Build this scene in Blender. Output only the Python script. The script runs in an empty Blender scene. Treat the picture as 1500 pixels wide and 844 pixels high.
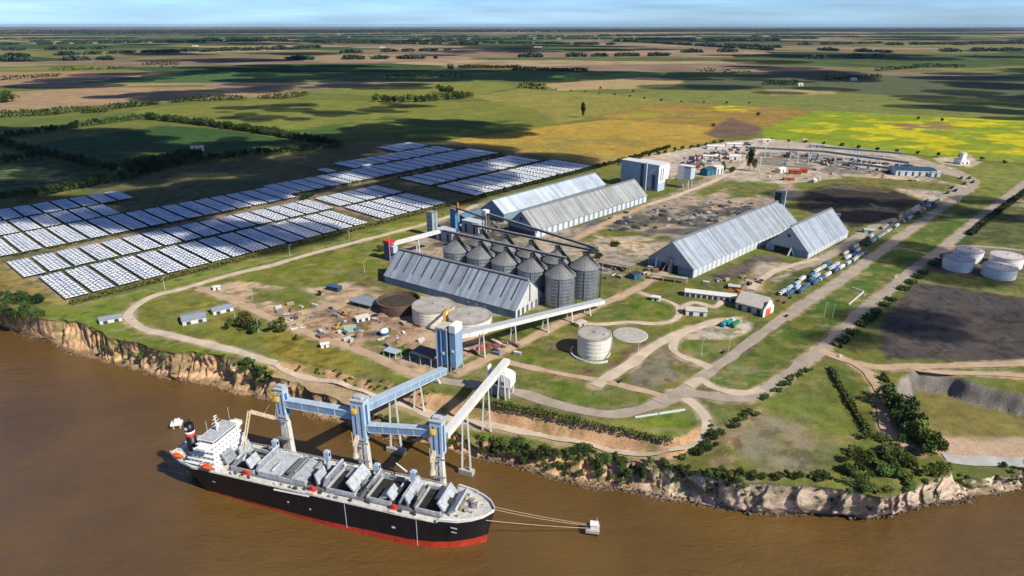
import bpy, bmesh, math, random
import numpy as np
from mathutils import Vector, Matrix
R=math.radians
random.seed(7); rng=np.random.default_rng(11)
scene=bpy.context.scene
COL=scene.collection
# ------------------------------------------------------------------ camera, sky, sun, exposure
F=960.0; VH=36.0; CAMH=250.0; GZ=22.0
PITCH=math.atan((422-VH)/F); SP,CP=math.sin(PITCH),math.cos(PITCH)
cd=bpy.data.cameras.new('camera'); cam=bpy.data.objects.new('camera',cd); COL.objects.link(cam)
cd.sensor_width=36; cd.lens=36*F/1500; cd.clip_start=1; cd.clip_end=200000
cam.location=(0,0,CAMH); cam.rotation_euler=(R(90)-PITCH,0,0); scene.camera=cam
SUN_AZ,SUN_EL=R(-36),R(41)
w=bpy.data.worlds.new('World'); scene.world=w; w.use_nodes=True
nt=w.node_tree; bg=nt.nodes['Background']
sk=nt.nodes.new('ShaderNodeTexSky'); sk.sky_type='NISHITA'; sk.sun_disc=False
sk.sun_elevation=SUN_EL; sk.sun_rotation=R(90)-SUN_AZ; sk.altitude=200; sk.air_density=1.0; sk.dust_density=0.6; sk.ozone_density=3.0
tint=nt.nodes.new('ShaderNodeMix'); tint.data_type='RGBA'; tint.blend_type='MULTIPLY'; tint.inputs[0].default_value=1; tint.inputs[7].default_value=(.60,.92,1.52,1)  # clear, rain-washed air: bluer than the model's default
tcw=nt.nodes.new('ShaderNodeTexCoord'); sxw=nt.nodes.new('ShaderNodeSeparateXYZ'); nt.links.new(tcw.outputs['Generated'],sxw.inputs[0])
hzn=nt.nodes.new('ShaderNodeMapRange'); hzn.inputs[1].default_value=0; hzn.inputs[2].default_value=.11; hzn.inputs[3].default_value=2.35; hzn.inputs[4].default_value=1.0; nt.links.new(sxw.outputs[2],hzn.inputs[0])
mpw=nt.nodes.new('ShaderNodeMapping'); mpw.inputs['Scale'].default_value=(5,5,70); nt.links.new(tcw.outputs['Generated'],mpw.inputs[0])
stw=nt.nodes.new('ShaderNodeTexNoise'); stw.inputs['Scale'].default_value=1.; stw.inputs['Detail'].default_value=5; nt.links.new(mpw.outputs[0],stw.inputs['Vector'])
str_=nt.nodes.new('ShaderNodeMapRange'); str_.inputs[1].default_value=.35; str_.inputs[2].default_value=.75; str_.inputs[3].default_value=.9; str_.inputs[4].default_value=1.3; nt.links.new(stw.outputs[0],str_.inputs[0])
mlw=nt.nodes.new('ShaderNodeMath'); mlw.operation='MULTIPLY'; nt.links.new(hzn.outputs[0],mlw.inputs[0]); nt.links.new(str_.outputs[0],mlw.inputs[1])
brw=nt.nodes.new('ShaderNodeVectorMath'); brw.operation='SCALE'; nt.links.new(sk.outputs[0],brw.inputs[0]); nt.links.new(mlw.outputs[0],brw.inputs['Scale'])
nt.links.new(brw.outputs[0],tint.inputs[6]); nt.links.new(tint.outputs[2],bg.inputs[0]); bg.inputs[1].default_value=0.05
sd=bpy.data.lights.new('sun','SUN'); sd.energy=5.0; sd.angle=R(0.53); sd.color=(1.0,0.91,0.76)
so=bpy.data.objects.new('sun',sd); COL.objects.link(so)
SUNV=Vector((math.cos(SUN_EL)*math.cos(SUN_AZ),math.cos(SUN_EL)*math.sin(SUN_AZ),math.sin(SUN_EL)))
so.rotation_euler=SUNV.to_track_quat('Z','Y').to_euler()
scene.view_settings.view_transform='Standard'; scene.view_settings.look='None'
scene.view_settings.exposure=0.32; scene.view_settings.gamma=1.0; scene.view_settings.use_curve_mapping=False
scene.render.engine='CYCLES'
scene.cycles.max_bounces=5; scene.cycles.transparent_max_bounces=24; scene.cycles.volume_bounces=0
# ------------------------------------------------------------------ survey helpers (site plan taken off the photograph)
def G(u,v,z=GZ):
    x=(u-750)/F; y=(422-v)/F
    dn=SP-y*CP; fw=CP+y*SP; t=(CAMH-z)/dn
    return (x*t,fw*t)
def PV(x,y,z):
    dz=z-CAMH; d=y*CP-dz*SP; up=y*SP+dz*CP
    return 750+F*x/d,422-F*up/d
def Zat(x,y,v):
    lo,hi=-50,300
    for _ in range(50):
        m=(lo+hi)/2
        if PV(x,y,m)[1]>v: lo=m
        else: hi=m
    return m
def GP(pts,z=GZ): return [G(u,v,z) for u,v in pts]
# ------------------------------------------------------------------ numpy noise
def _hash(ix,iy,s):
    h=(ix*374761393+iy*668265263+s*1442695041)&0xFFFFFFFF
    h=((h^(h>>13))*1274126177)&0xFFFFFFFF
    return ((h^(h>>16))&0xFFFF)/65535.0
def vnoise(x,y,s=0):
    x=np.asarray(x,float); y=np.asarray(y,float)
    ix=np.floor(x).astype(np.int64); iy=np.floor(y).astype(np.int64); fx=x-ix; fy=y-iy
    fx=fx*fx*(3-2*fx); fy=fy*fy*(3-2*fy)
    a=_hash(ix,iy,s);b=_hash(ix+1,iy,s);c=_hash(ix,iy+1,s);d=_hash(ix+1,iy+1,s)
    return (a*(1-fx)+b*fx)*(1-fy)+(c*(1-fx)+d*fx)*fy
def fbm(x,y,s=0,o=4):
    r=0;a=.5;t=0
    for i in range(o):
        r=r+a*vnoise(x*2**i+17.3*i,y*2**i-9.1*i,s+i); t+=a; a*=.5
    return r/t
def sstep(a,b,x):
    t=np.clip((x-a)/(b-a),0,1); return t*t*(3-2*t)
def sdf(poly,X,Y,closed=True):
    """signed distance, negative inside"""
    P=np.array(poly,float); n=len(P)
    d=np.full(X.shape,1e18); ins=np.zeros(X.shape,bool)
    for i in range(n if closed else n-1):
        a=P[i]; b=P[(i+1)%n]; e=b-a; l=max(e@e,1e-9)
        wx=X-a[0]; wy=Y-a[1]; t=np.clip((wx*e[0]+wy*e[1])/l,0,1)
        dx=wx-e[0]*t; dy=wy-e[1]*t; d=np.minimum(d,dx*dx+dy*dy)
        if closed:
            c=((a[1]>Y)!=(b[1]>Y))
            if b[1]!=a[1]: ins^=c&(X<(b[0]-a[0])*(Y-a[1])/(b[1]-a[1])+a[0])
    d=np.sqrt(d)
    return np.where(ins,-d,d) if closed else d
# ------------------------------------------------------------------ materials
MATS={}
def mat(name,col,rough=.7,metal=0.,var=.15,scale=.3,bump=0.,bscale=2.,spec=.3,streak=0.,rib=None,ribamt=.3,rust=None,objvar=0):
    """plain surface with noise variation; rib=(axis,pitch) adds sheet-metal ribs in object space"""
    if name in MATS: return MATS[name]
    m=bpy.data.materials.new(name); m.use_nodes=True; n=m.node_tree.nodes; l=m.node_tree.links
    b=n['Principled BSDF']; b.inputs['Roughness'].default_value=rough; b.inputs['Metallic'].default_value=metal
    b.inputs['Specular IOR Level'].default_value=spec
    tc=n.new('ShaderNodeTexCoord')
    oi=n.new('ShaderNodeObjectInfo')
    add=n.new('ShaderNodeVectorMath'); add.operation='ADD'
    l.new(tc.outputs['Object'],add.inputs[0]); l.new(oi.outputs['Location'],add.inputs[1])
    no=n.new('ShaderNodeTexNoise'); no.inputs['Scale'].default_value=scale; no.inputs['Detail'].default_value=6; no.inputs['Roughness'].default_value=.62
    l.new(add.outputs[0],no.inputs['Vector'])
    mr=n.new('ShaderNodeMapRange'); mr.inputs[1].default_value=.3; mr.inputs[2].default_value=.7
    mr.inputs[3].default_value=1-var; mr.inputs[4].default_value=1+var
    l.new(no.outputs[0],mr.inputs[0]); fac=mr.outputs[0]
    if streak:
        mp=n.new('ShaderNodeMapping'); mp.inputs['Scale'].default_value=(1.2,1.2,.06); l.new(add.outputs[0],mp.inputs[0])
        n2=n.new('ShaderNodeTexNoise'); n2.inputs['Scale'].default_value=.9; n2.inputs['Detail'].default_value=5; l.new(mp.outputs[0],n2.inputs['Vector'])
        m2=n.new('ShaderNodeMapRange'); m2.inputs[1].default_value=.42; m2.inputs[2].default_value=.7; m2.inputs[3].default_value=1; m2.inputs[4].default_value=1-streak
        l.new(n2.outputs[0],m2.inputs[0]); mu=n.new('ShaderNodeMath'); mu.operation='MULTIPLY'; l.new(fac,mu.inputs[0]); l.new(m2.outputs[0],mu.inputs[1]); fac=mu.outputs[0]
    bumpsrc=None
    if rib:
        sx=n.new('ShaderNodeSeparateXYZ'); l.new(tc.outputs['Object'],sx.inputs[0])
        k=n.new('ShaderNodeMath'); k.operation='MULTIPLY'; k.inputs[1].default_value=1.0/rib[1]; l.new(sx.outputs[rib[0]],k.inputs[0])
        fl=n.new('ShaderNodeMath'); fl.operation='FLOOR'; l.new(k.outputs[0],fl.inputs[0])
        wn=n.new('ShaderNodeTexWhiteNoise'); wn.noise_dimensions='1D'; l.new(fl.outputs[0],wn.inputs['W'])
        m3=n.new('ShaderNodeMapRange'); m3.inputs[3].default_value=1-ribamt; m3.inputs[4].default_value=1+ribamt*.5; l.new(wn.outputs[0],m3.inputs[0])
        mu=n.new('ShaderNodeMath'); mu.operation='MULTIPLY'; l.new(fac,mu.inputs[0]); l.new(m3.outputs[0],mu.inputs[1]); fac=mu.outputs[0]
    mx=n.new('ShaderNodeVectorMath'); mx.operation='SCALE'; mx.inputs[0].default_value=col; l.new(fac,mx.inputs['Scale'])
    outc=mx.outputs[0]
    if objvar:
        mo=n.new('ShaderNodeMapRange'); mo.inputs[3].default_value=1-objvar; mo.inputs[4].default_value=1+objvar; l.new(oi.outputs['Random'],mo.inputs[0])
        ms=n.new('ShaderNodeVectorMath'); ms.operation='SCALE'; l.new(outc,ms.inputs[0]); l.new(mo.outputs[0],ms.inputs['Scale'])
        hs=n.new('ShaderNodeHueSaturation'); mh=n.new('ShaderNodeMapRange'); mh.inputs[3].default_value=.465; mh.inputs[4].default_value=.515
        mm=n.new('ShaderNodeMath'); mm.operation='FRACT'; mq=n.new('ShaderNodeMath'); mq.operation='MULTIPLY'; mq.inputs[1].default_value=7.31; l.new(oi.outputs['Random'],mq.inputs[0]); l.new(mq.outputs[0],mm.inputs[0]); l.new(mm.outputs[0],mh.inputs[0]); l.new(mh.outputs[0],hs.inputs['Hue'])
        l.new(ms.outputs[0],hs.inputs['Color']); outc=hs.outputs[0]
    if rust:
        rc,rth,ra=rust; mpr=n.new('ShaderNodeMapping'); mpr.inputs['Scale'].default_value=(.5,.5,.14); l.new(add.outputs[0],mpr.inputs[0])
        nr=n.new('ShaderNodeTexNoise'); nr.inputs['Scale'].default_value=.55; nr.inputs['Detail'].default_value=8; nr.inputs['Roughness'].default_value=.7; l.new(mpr.outputs[0],nr.inputs['Vector'])
        m4=n.new('ShaderNodeMapRange'); m4.inputs[1].default_value=rth; m4.inputs[2].default_value=rth+.12; m4.inputs[4].default_value=ra; l.new(nr.outputs[0],m4.inputs[0])
        mi_=n.new('ShaderNodeMix'); mi_.data_type='RGBA'; l.new(m4.outputs[0],mi_.inputs[0]); l.new(outc,mi_.inputs[6]); mi_.inputs[7].default_value=(*rc,1); outc=mi_.outputs[2]
    l.new(outc,b.inputs['Base Color'])
    if bump:
        n3=n.new('ShaderNodeTexNoise'); n3.inputs['Scale'].default_value=bscale; n3.inputs['Detail'].default_value=4; l.new(add.outputs[0],n3.inputs['Vector'])
        bp=n.new('ShaderNodeBump'); bp.inputs['Strength'].default_value=1; bp.inputs['Distance'].default_value=bump; l.new(n3.outputs[0],bp.inputs['Height']); l.new(bp.outputs[0],b.inputs['Normal'])
    MATS[name]=m; return m
def ground_mat(name,bump=.25):
    m=bpy.data.materials.new(name); m.use_nodes=True; n=m.node_tree.nodes; l=m.node_tree.links
    b=n['Principled BSDF']; b.inputs['Roughness'].default_value=.95; b.inputs['Specular IOR Level'].default_value=.08
    at=n.new('ShaderNodeAttribute'); at.attribute_name='Col'
    ge=n.new('ShaderNodeNewGeometry')
    f=None
    for sc,lo,hi in ((.9,.62,1.38),(.12,.8,1.2),(.02,.86,1.14)):
        no=n.new('ShaderNodeTexNoise'); no.inputs['Scale'].default_value=sc; no.inputs['Detail'].default_value=5; no.inputs['Roughness'].default_value=.7
        l.new(ge.outputs['Position'],no.inputs['Vector'])
        mr=n.new('ShaderNodeMapRange'); mr.inputs[1].default_value=.28; mr.inputs[2].default_value=.72; mr.inputs[3].default_value=lo; mr.inputs[4].default_value=hi
        l.new(no.outputs[0],mr.inputs[0])
        if f is None: f=mr.outputs[0]; first=no
        else:
            mu=n.new('ShaderNodeMath'); mu.operation='MULTIPLY'; l.new(f,mu.inputs[0]); l.new(mr.outputs[0],mu.inputs[1]); f=mu.outputs[0]
    sc_=n.new('ShaderNodeVectorMath'); sc_.operation='SCALE'; l.new(at.outputs['Color'],sc_.inputs[0]); l.new(f,sc_.inputs['Scale'])
    l.new(sc_.outputs[0],b.inputs['Base Color'])
    bp=n.new('ShaderNodeBump'); bp.inputs['Strength'].default_value=1; bp.inputs['Distance'].default_value=bump; l.new(first.outputs[0],bp.inputs['Height']); l.new(bp.outputs[0],b.inputs['Normal'])
    return m
# ------------------------------------------------------------------ mesh builder
class MB:
    def __init__(s): s.v=[]; s.f=[]
    def add(s,vs,fs):
        o=len(s.v); s.v+= [tuple(p) for p in vs]; s.f+=[tuple(i+o for i in f) for f in fs]; return s
    def box(s,c,d,rz=0.,top=None):
        cx,cy,cz=c; a,b_,h=d[0]/2,d[1]/2,d[2]/2; ca,sa=math.cos(rz),math.sin(rz)
        t=top or (1,1); vs=[]
        for k,z in ((1,-h),(0,h)):
            for sx,sy in ((-1,-1),(1,-1),(1,1),(-1,1)):
                x=sx*a*(1 if k else t[0]); y=sy*b_*(1 if k else t[1])
                vs.append((cx+x*ca-y*sa,cy+x*sa+y*ca,cz+z))
        return s.add(vs,[(3,2,1,0),(4,5,6,7),(0,1,5,4),(1,2,6,5),(2,3,7,6),(3,0,4,7)])
    def bx(s,x0,x1,y0,y1,z0,z1): return s.box(((x0+x1)/2,(y0+y1)/2,(z0+z1)/2),(x1-x0,y1-y0,z1-z0))
    def beam(s,p0,p1,w,h,w1=None,h1=None):
        p0=Vector(p0);p1=Vector(p1);d=(p1-p0).normalized(); up=Vector((0,0,1))
        if abs(d.z)>.95: up=Vector((0,1,0))
        r=d.cross(up).normalized(); u=r.cross(d).normalized(); w1=w1 or w; h1=h1 or h
        vs=[]
        for p,a,b_ in ((p0,w/2,h/2),(p1,w1/2,h1/2)):
            for sx,sy in ((-1,-1),(1,-1),(1,1),(-1,1)): vs.append(p+r*sx*a+u*sy*b_)
        return s.add(vs,[(0,1,2,3),(7,6,5,4),(0,4,5,1),(1,5,6,2),(2,6,7,3),(3,7,4,0)])
    def cyl(s,p0,p1,r0,r1=None,n=12,caps=True):
        p0=Vector(p0);p1=Vector(p1);d=(p1-p0).normalized(); up=Vector((0,0,1))
        if abs(d.z)>.95: up=Vector((0,1,0))
        a=d.cross(up).normalized(); b_=a.cross(d); r1=r0 if r1 is None else r1
        vs=[]
        for p,r in ((p0,r0),(p1,r1)):
            for i in range(n):
                t=2*math.pi*i/n; vs.append(p+a*math.cos(t)*r+b_*math.sin(t)*r)
        fs=[(i,(i+1)%n,n+(i+1)%n,n+i) for i in range(n)]
        if caps: fs+=[tuple(range(n-1,-1,-1)),tuple(range(n,2*n))]
        return s.add(vs,[f[::-1] for f in fs])
    def lathe(s,prof,n=32,c=(0,0),cap=True):
        vs=[]
        for r,z in prof:
            for i in range(n):
                t=2*math.pi*i/n; vs.append((c[0]+r*math.cos(t),c[1]+r*math.sin(t),z))
        fs=[]
        for k in range(len(prof)-1):
            for i in range(n):
                j=(i+1)%n; fs.append((k*n+i,k*n+j,(k+1)*n+j,(k+1)*n+i))
        if cap: fs.append(tuple((len(prof)-1)*n+i for i in range(n)))
        return s.add(vs,fs)
    def tube(s,pts,r,n=6):
        for a,b_ in zip(pts[:-1],pts[1:]): s.cyl(a,b_,r,n=n)
        return s
    def prism(s,poly,z0,z1):
        n=len(poly); vs=[(x,y,z0) for x,y in poly]+[(x,y,z1) for x,y in poly]
        a=sum(poly[i][0]*poly[(i+1)%n][1]-poly[(i+1)%n][0]*poly[i][1] for i in range(n))
        fs=[tuple(range(n-1,-1,-1)),tuple(range(n,2*n))]+[(i,(i+1)%n,n+(i+1)%n,n+i) for i in range(n)]
        if a<0: fs=[f[::-1] for f in fs]
        return s.add(vs,fs)
    def mesh(s,name,m,smooth=False):
        me=bpy.data.meshes.new(name); me.from_pydata(s.v,[],s.f); me.update()
        if m: me.materials.append(m)
        if smooth: me.shade_smooth()
        return me
    def build(s,name,m,parent=None,smooth=False,loc=None,rz=None):
        o=bpy.data.objects.new(name,s.mesh(name,m,smooth)); COL.objects.link(o)
        if parent: o.parent=parent
        if loc: o.location=loc
        if rz is not None: o.rotation_euler=(0,0,rz)
        return o
def tag(o,label=None,cat=None,group=None,kind=None):
    if label: o['label']=label
    if cat: o['category']=cat
    if group: o['group']=group
    if kind: o['kind']=kind
    return o
def thing(name,label,cat,loc,rz=0.,group=None):
    o=bpy.data.objects.new(name,None); o.empty_display_size=.5; COL.objects.link(o); o.location=loc; o.rotation_euler=(0,0,rz)
    return tag(o,label,cat,group)
def dup(o,loc=None,rz=None,scale=None,parent=None,label=None):
    c=o.copy(); COL.objects.link(c)
    if parent: c.parent=parent
    if loc is not None: c.location=loc
    if rz is not None: c.rotation_euler=(0,0,rz)
    if scale is not None: c.scale=(scale,)*3 if not hasattr(scale,'__len__') else scale
    if label: c['label']=label
    for ch in o.children: dup(ch,parent=c)
    return c
ORD=lambda n:'%d%s'%(n,'th' if 10<n%100<14 else {1:'st',2:'nd',3:'rd'}.get(n%10,'th'))
def catmull(pts,step=3.):
    P=[np.array(p,float) for p in pts]; P=[2*P[0]-P[1]]+P+[2*P[-1]-P[-2]]; out=[]
    for i in range(1,len(P)-2):
        L=np.linalg.norm(P[i+1]-P[i]); k=max(1,int(L/step))
        for j in range(k):
            t=j/k; a,b,c,d=P[i-1],P[i],P[i+1],P[i+2]
            out.append(.5*((2*b)+(c-a)*t+(2*a-5*b+4*c-d)*t*t+(3*b-a-3*c+d)*t**3))
    out.append(P[-2]); return out
# ------------------------------------------------------------------ terrain heights
ZB=9.0
COAST=[((-60,430),(-60,452)),((0,452),(0,477)),((30,458),(35,489)),((50,462),(50,495)),((66,468),(67,499)),((107,471),(107,517)),((133,480),(140,526)),((165,493),(170,534)),((187,500),(190,541)),
((213,508),(215,548)),((253,515),(253,555)),((293,518),(290,563)),((333,523),(325,571)),((360,530),(350,578)),((390,543),(385,584)),((430,558),(420,597)),((470,574),(460,611)),
((510,592),(505,623)),((545,607),(540,636)),((590,622),(587,647)),((640,630),(640,654)),((690,638),(693,669)),((740,646),(740,679)),((790,656),(785,690)),((830,663),(830,703)),
((880,668),(880,714)),((932,675),(925,722)),((974,684),(970,730)),((1010,691),(1010,737)),((1050,697),(1055,744)),((1085,706),(1090,750)),((1133,708),(1133,753)),((1180,709),(1187,753)),
((1233,713),(1235,754)),((1268,729),(1272,758)),((1300,725),(1305,751)),((1329,718),(1335,745)),((1364,703),(1370,738)),((1394,691),(1400,734)),((1404,698),(1418,732)),((1440,701),(1453,725)),((1500,694),(1500,717)),((1600,678),(1600,700))]
ZBX=[-400,-195,-160,-90,-26,60,98,112,124,300]; ZBZ=[22,22,18.6,14.8,12,12,15.5,18.5,22,22]
def zbench(x): return np.interp(x,ZBX,ZBZ)
BLUFF=GP([(425,530),(477,540),(520,550),(560,560),(600,569),(660,581),(730,593),(790,605),(848,618),(900,629),(940,637),(985,645),(1006,638),(1019,627),(1024,614)])
BENCH=BLUFF+[G(1080,612),G(1080,640),(150,300),(150,200),(-400,200),(-260,400)]
BASIN=GP([(1318,558),(1343,541),(1400,551),(1435,565),(1510,580),(1800,630)])+[(700,250),(300,200)]+GP([(1404,730),(1397,693),(1388,677),(1368,660),(1340,640),(1325,610),(1316,585)])
def HT(x,y):
    x=np.asarray(x,float); y=np.asarray(y,float)
    z=np.full(np.broadcast(x,y).shape,GZ)
    wob=(fbm(x/14,y/14,5,3)-.5)*7
    db=-sdf(BENCH,x,y)
    m=sstep(-1,7.5,db+wob*.6)*(db>-4)
    z=z*(1-m)+np.minimum(zbench(x),GZ)*m
    dq=-sdf(BASIN,x,y)
    m=sstep(-1,6,dq+wob*.5)*(dq>-5)
    z=z*(1-m)+ZB*m
    return z
def GH(u,v):
    z=GZ
    for _ in range(8):
        x,y=G(u,v,z); z=.5*z+.5*float(HT(np.array([x]),np.array([y]))[0])
    return x,y,z
def gz(x,y): return float(HT(np.array([x]),np.array([y]))[0])
def zt_top(u,v):
    if u>1400: return ZB
    z=GZ
    for _ in range(6):
        x,y=G(u,v,z); z=float(zbench(x)) if -175<x<124 else GZ
    return z
CT=[]; CB=[]
for (a,b) in COAST:
    z=zt_top(*a); x,y=G(a[0],a[1],z); CT.append((x,y,z)); CB.append(G(b[0],b[1],0.))
CT=[(-900,840,22.)]+CT+[(900,330,9.)]; CB=[(-915,815)]+CB+[(900,318)]
CTs=catmull(CT,4.); CBs=[]
# bottom line resampled with the same parameter
P=[np.array(p) for p in CB]; P=[2*P[0]-P[1]]+P+[2*P[-1]-P[-2]]
Q=[np.array(p,float) for p in CT]
for i in range(1,len(P)-2):
    k=max(1,int(np.linalg.norm(Q[i]-Q[i-1])/4.))
    for j in range(k):
        t=j/k; a,b,c,d=P[i-1],P[i],P[i+1],P[i+2]; CBs.append(.5*((2*b)+(c-a)*t+(2*a-5*b+4*c-d)*t*t+(3*b-a-3*c+d)*t**3))
CBs.append(P[-2])
CTs=np.array(CTs); CBs=np.array(CBs)
_s=np.concatenate([[0],np.cumsum(np.linalg.norm(np.diff(CTs[:,:2],axis=0),axis=1))]); _d=CBs-CTs[:,:2]; _d/=np.maximum(np.linalg.norm(_d,axis=1),1)[:,None]
CTs[:,:2]+=_d*(((fbm(_s/14,_s*0,301,4)-.5)*11+(fbm(_s/5,_s*0,302,3)-.5)*5)[:,None]); CBs=CBs+_d*((fbm(_s/12,_s*0,303,4)-.5)*7)[:,None]
LANDPOLY=[tuple(p[:2]) for p in CTs]+[(5000,330),(5000,9000),(-5000,9000),(-5000,3000)]
# ------------------------------------------------------------------ ground colours
GRASS=(.118,.132,.032); GREEN=(.08,.128,.024); DRY=(.19,.175,.055); DIRT=(.45,.335,.235); PALE=(.46,.385,.29); EARTH=(.44,.27,.15); DARK=(.035,.035,.035); MUD=(.2,.155,.11); OLIVE=(.13,.15,.035)
PAINT=[]  # (poly world, colour, soft, warp, patch)
def pt(px,col,soft=4,warp=6,patch=None): PAINT.append((GP(px),col,soft,warp,patch))
# far and middle fields
pt([(-60,96),(300,90),(420,95),(300,124),(100,128),(-60,125)],(.30,.2,.11),12,10)
pt([(-60,140),(130,128),(350,128),(440,139),(180,152),(-60,168)],(.30,.21,.12),12,10)
pt([(300,117),(600,112),(700,118),(420,134),(300,128)],(.22,.17,.12),12,10)
pt([(100,122),(330,101),(470,96),(900,102),(1060,112),(700,119),(420,121)],(.06,.12,.035),14,12)  # band of cloud shadow between tan fields, darkened into the ground colour
pt([(420,134),(700,118),(760,126),(690,142),(560,140)],(.16,.18,.04),12,10)
pt([(790,124),(950,112),(1010,118),(980,128),(820,133)],(.33,.25,.13),10,10)
pt([(1000,118),(1200,96),(1600,98),(1600,150),(1350,143),(1200,136),(1000,130)],(.085,.10,.05),14,14)  # right-hand cloud shade also put into the field colour
pt([(1220,100),(1400,96),(1500,100),(1400,112),(1250,110)],(.2,.15,.1),12,12)
pt([(40,212),(240,184),(330,190),(440,208),(330,232),(200,248),(150,240)],(.04,.085,.026),6,6)
pt([(-60,180),(200,164),(210,176),(0,201),(-60,205)],(.1,.14,.034),6,6)
pt([(-60,245),(60,232),(170,255),(0,290),(-60,300)],(.036,.08,.03),6,6)
pt([(185,163),(300,150),(420,145),(640,150),(760,148),(800,172),(830,184),(640,208),(500,212),(400,195),(290,178)],(.155,.17,.036),8,8)
pt([(400,195),(560,172),(760,176),(800,186),(640,207),(500,211)],(.06,.11,.026),12,25,(160,.4))  # shaded part of the green field: cloud shade painted as darker green
pt([(640,208),(820,183),(900,174),(1000,182),(1100,192),(930,236),(880,246),(740,230)],(.34,.235,.045),6,6)
pt([(700,205),(860,196),(980,200),(900,222),(780,220)],(.25,.2,.05),30,40,(90,.5))
pt([(660,206),(560,210),(740,230),(880,246),(925,236),(900,230),(760,222)],(.3,.22,.08),12,15)
pt([(690,142),(760,131),(900,138),(1010,150),(890,166),(820,182),(780,160)],(.21,.20,.05),6,8)
pt([(860,172),(960,152),(1100,148),(1200,163),(1110,191),(1000,183)],(.25,.16,.045),10,20)
pt([(870,176),(930,160),(1040,158),(1060,170),(980,182)],(.25,.23,.03),15,30,(60,.5))
pt([(1040,150),(1110,152),(1100,165),(1050,162)],(.4,.36,.015),10,20,(40,.45))
pt([(1108,191),(1195,162),(1300,166),(1500,178),(1640,182),(1640,250),(1400,232),(1250,217),(1130,207)],(.19,.25,.02),10,14)
pt([(1150,190),(1230,168),(1420,172),(1640,186),(1640,235),(1400,225),(1240,205)],(.44,.40,.01),20,45,(70,.52))
pt([(1300,180),(1400,178),(1400,188),(1330,192)],(.22,.15,.06),14,20,(40,.4))
pt([(1030,196),(1070,172),(1115,188),(1110,200),(1050,203)],(.13,.09,.06),8,12)
pt([(900,139),(1000,129),(1200,134),(1350,142),(1640,150),(1640,184),(1450,175),(1195,161),(1000,151)],(.15,.17,.045),8,10)
pt([(1120,131),(1230,132),(1220,138),(1130,140)],(.3,.25,.1),10,10)
# solar field floor and surroundings
pt([(-80,345),(250,272),(560,205),(760,222),(885,246),(720,288),(545,333),(107,450),(-60,360)],(.12,.125,.06),4,5)
pt([(120,270),(480,215),(560,208),(560,222),(400,250),(260,280),(130,285)],(.12,.12,.055),6,6)
pt([(5,385),(190,342),(330,305),(470,272),(640,240),(770,222),(775,226),(640,248),(480,282),(360,310),(200,350),(8,392)],(.26,.19,.12),3,4)
pt([(440,290),(470,286),(590,318),(560,325)],(.27,.2,.14),3,4)
pt([(360,290),(470,275),(470,290),(400,305)],(.2,.15,.12),6,8)
pt([(-80,360),(8,385),(105,440),(100,450),(40,440),(-80,420)],(.26,.21,.075),4,5)
pt([(8,388),(20,385),(112,440),(106,446)],(.36,.27,.17),2,3)
# grass between hedge, cliff and terminal
pt([(30,448),(105,448),(545,336),(690,300),(700,316),(560,352),(400,392),(230,440),(195,465),(260,500),(360,522),(330,530),(60,475)],(.155,.195,.03),4,5)
pt([(95,455),(170,440),(190,470),(260,500),(340,522),(250,514),(160,492)],(.125,.175,.028),10,14)
pt([(198,450),(290,420),(395,463),(470,498),(560,540),(610,556),(560,552),(400,518),(250,487),(200,470)],(.15,.165,.03),4,5)
pt([(260,450),(330,430),(395,465),(380,480),(300,470)],(.21,.2,.05),12,18,(22,.5))
pt([(330,408),(470,368),(560,345),(572,400),(470,425),(390,425)],(.135,.16,.025),5,6)
pt([(400,480),(470,500),(560,540),(610,556),(500,548),(400,520)],(.23,.2,.04),10,12,(30,.42))
# terminal dirt
pt([(290,422),(333,437),(400,470),(470,499),(545,522),(612,552),(655,545),(700,515),(700,480),(640,440),(570,425),(520,412),(430,425),(350,412)],DIRT,4,7)
pt([(300,430),(470,440),(590,470),(640,520),(600,540),(500,505),(400,465)],(.34,.25,.165),10,18,(16,.5))
pt([(390,430),(440,420),(470,440),(480,450),(430,455)],(.12,.14,.03),5,8,(18,.4))
pt([(350,405),(420,400),(440,430),(380,440)],(.14,.16,.035),5,9,(20,.45))
pt([(500,395),(570,400),(600,425),(560,432),(520,415)],(.15,.14,.05),5,9,(15,.4))
pt([(470,455),(560,455),(590,480),(540,500),(490,480)],(.22,.15,.1),6,9,(12,.45))
pt([(545,515),(600,503),(640,512),(600,523),(555,525)],GREEN,2,2)
pt([(525,500),(560,498),(575,507),(540,510)],OLIVE,3,5,(9,.4))
# silo yard and industrial yard
pt([(640,325),(720,290),(760,345),(860,330),(950,296),(1060,250),(1140,255),(1180,285),(1050,345),(965,395),(880,402),(820,450),(690,470),(640,440),(570,400),(600,350)],(.33,.275,.22),6,8)
pt([(640,330),(720,300),(760,345),(700,370),(640,360)],(.1,.09,.08),8,14,(18,.35))
pt([(830,345),(880,320),(1000,300),(1060,320),(1000,350),(900,360)],(.13,.125,.12),8,16,(26,.45))
pt([(940,330),(1010,300),(1100,300),(1090,325),(1010,345)],(.09,.09,.095),6,14,(16,.5))
pt([(838,348),(880,335),(920,338),(945,342),(890,352),(845,356)],GRASS,3,5)
pt([(915,352),(980,347),(985,350),(940,357)],GRASS,3,4)
pt([(870,345),(960,350),(940,375),(880,365)],PALE,8,8,(24,.35))
pt([(1060,270),(1130,262),(1150,275),(1110,290),(1070,290)],(.11,.14,.035),5,7)
pt([(1020,280),(1075,262),(1080,268),(1030,290)],OLIVE,3,5)
pt([(885,395),(960,385),(990,400),(950,420),(890,440)],(.17,.16,.07),5,8,(14,.4))
pt([(1035,405),(1120,372),(1150,380),(1090,405),(1050,410)],(.12,.1,.085),4,6)
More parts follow.
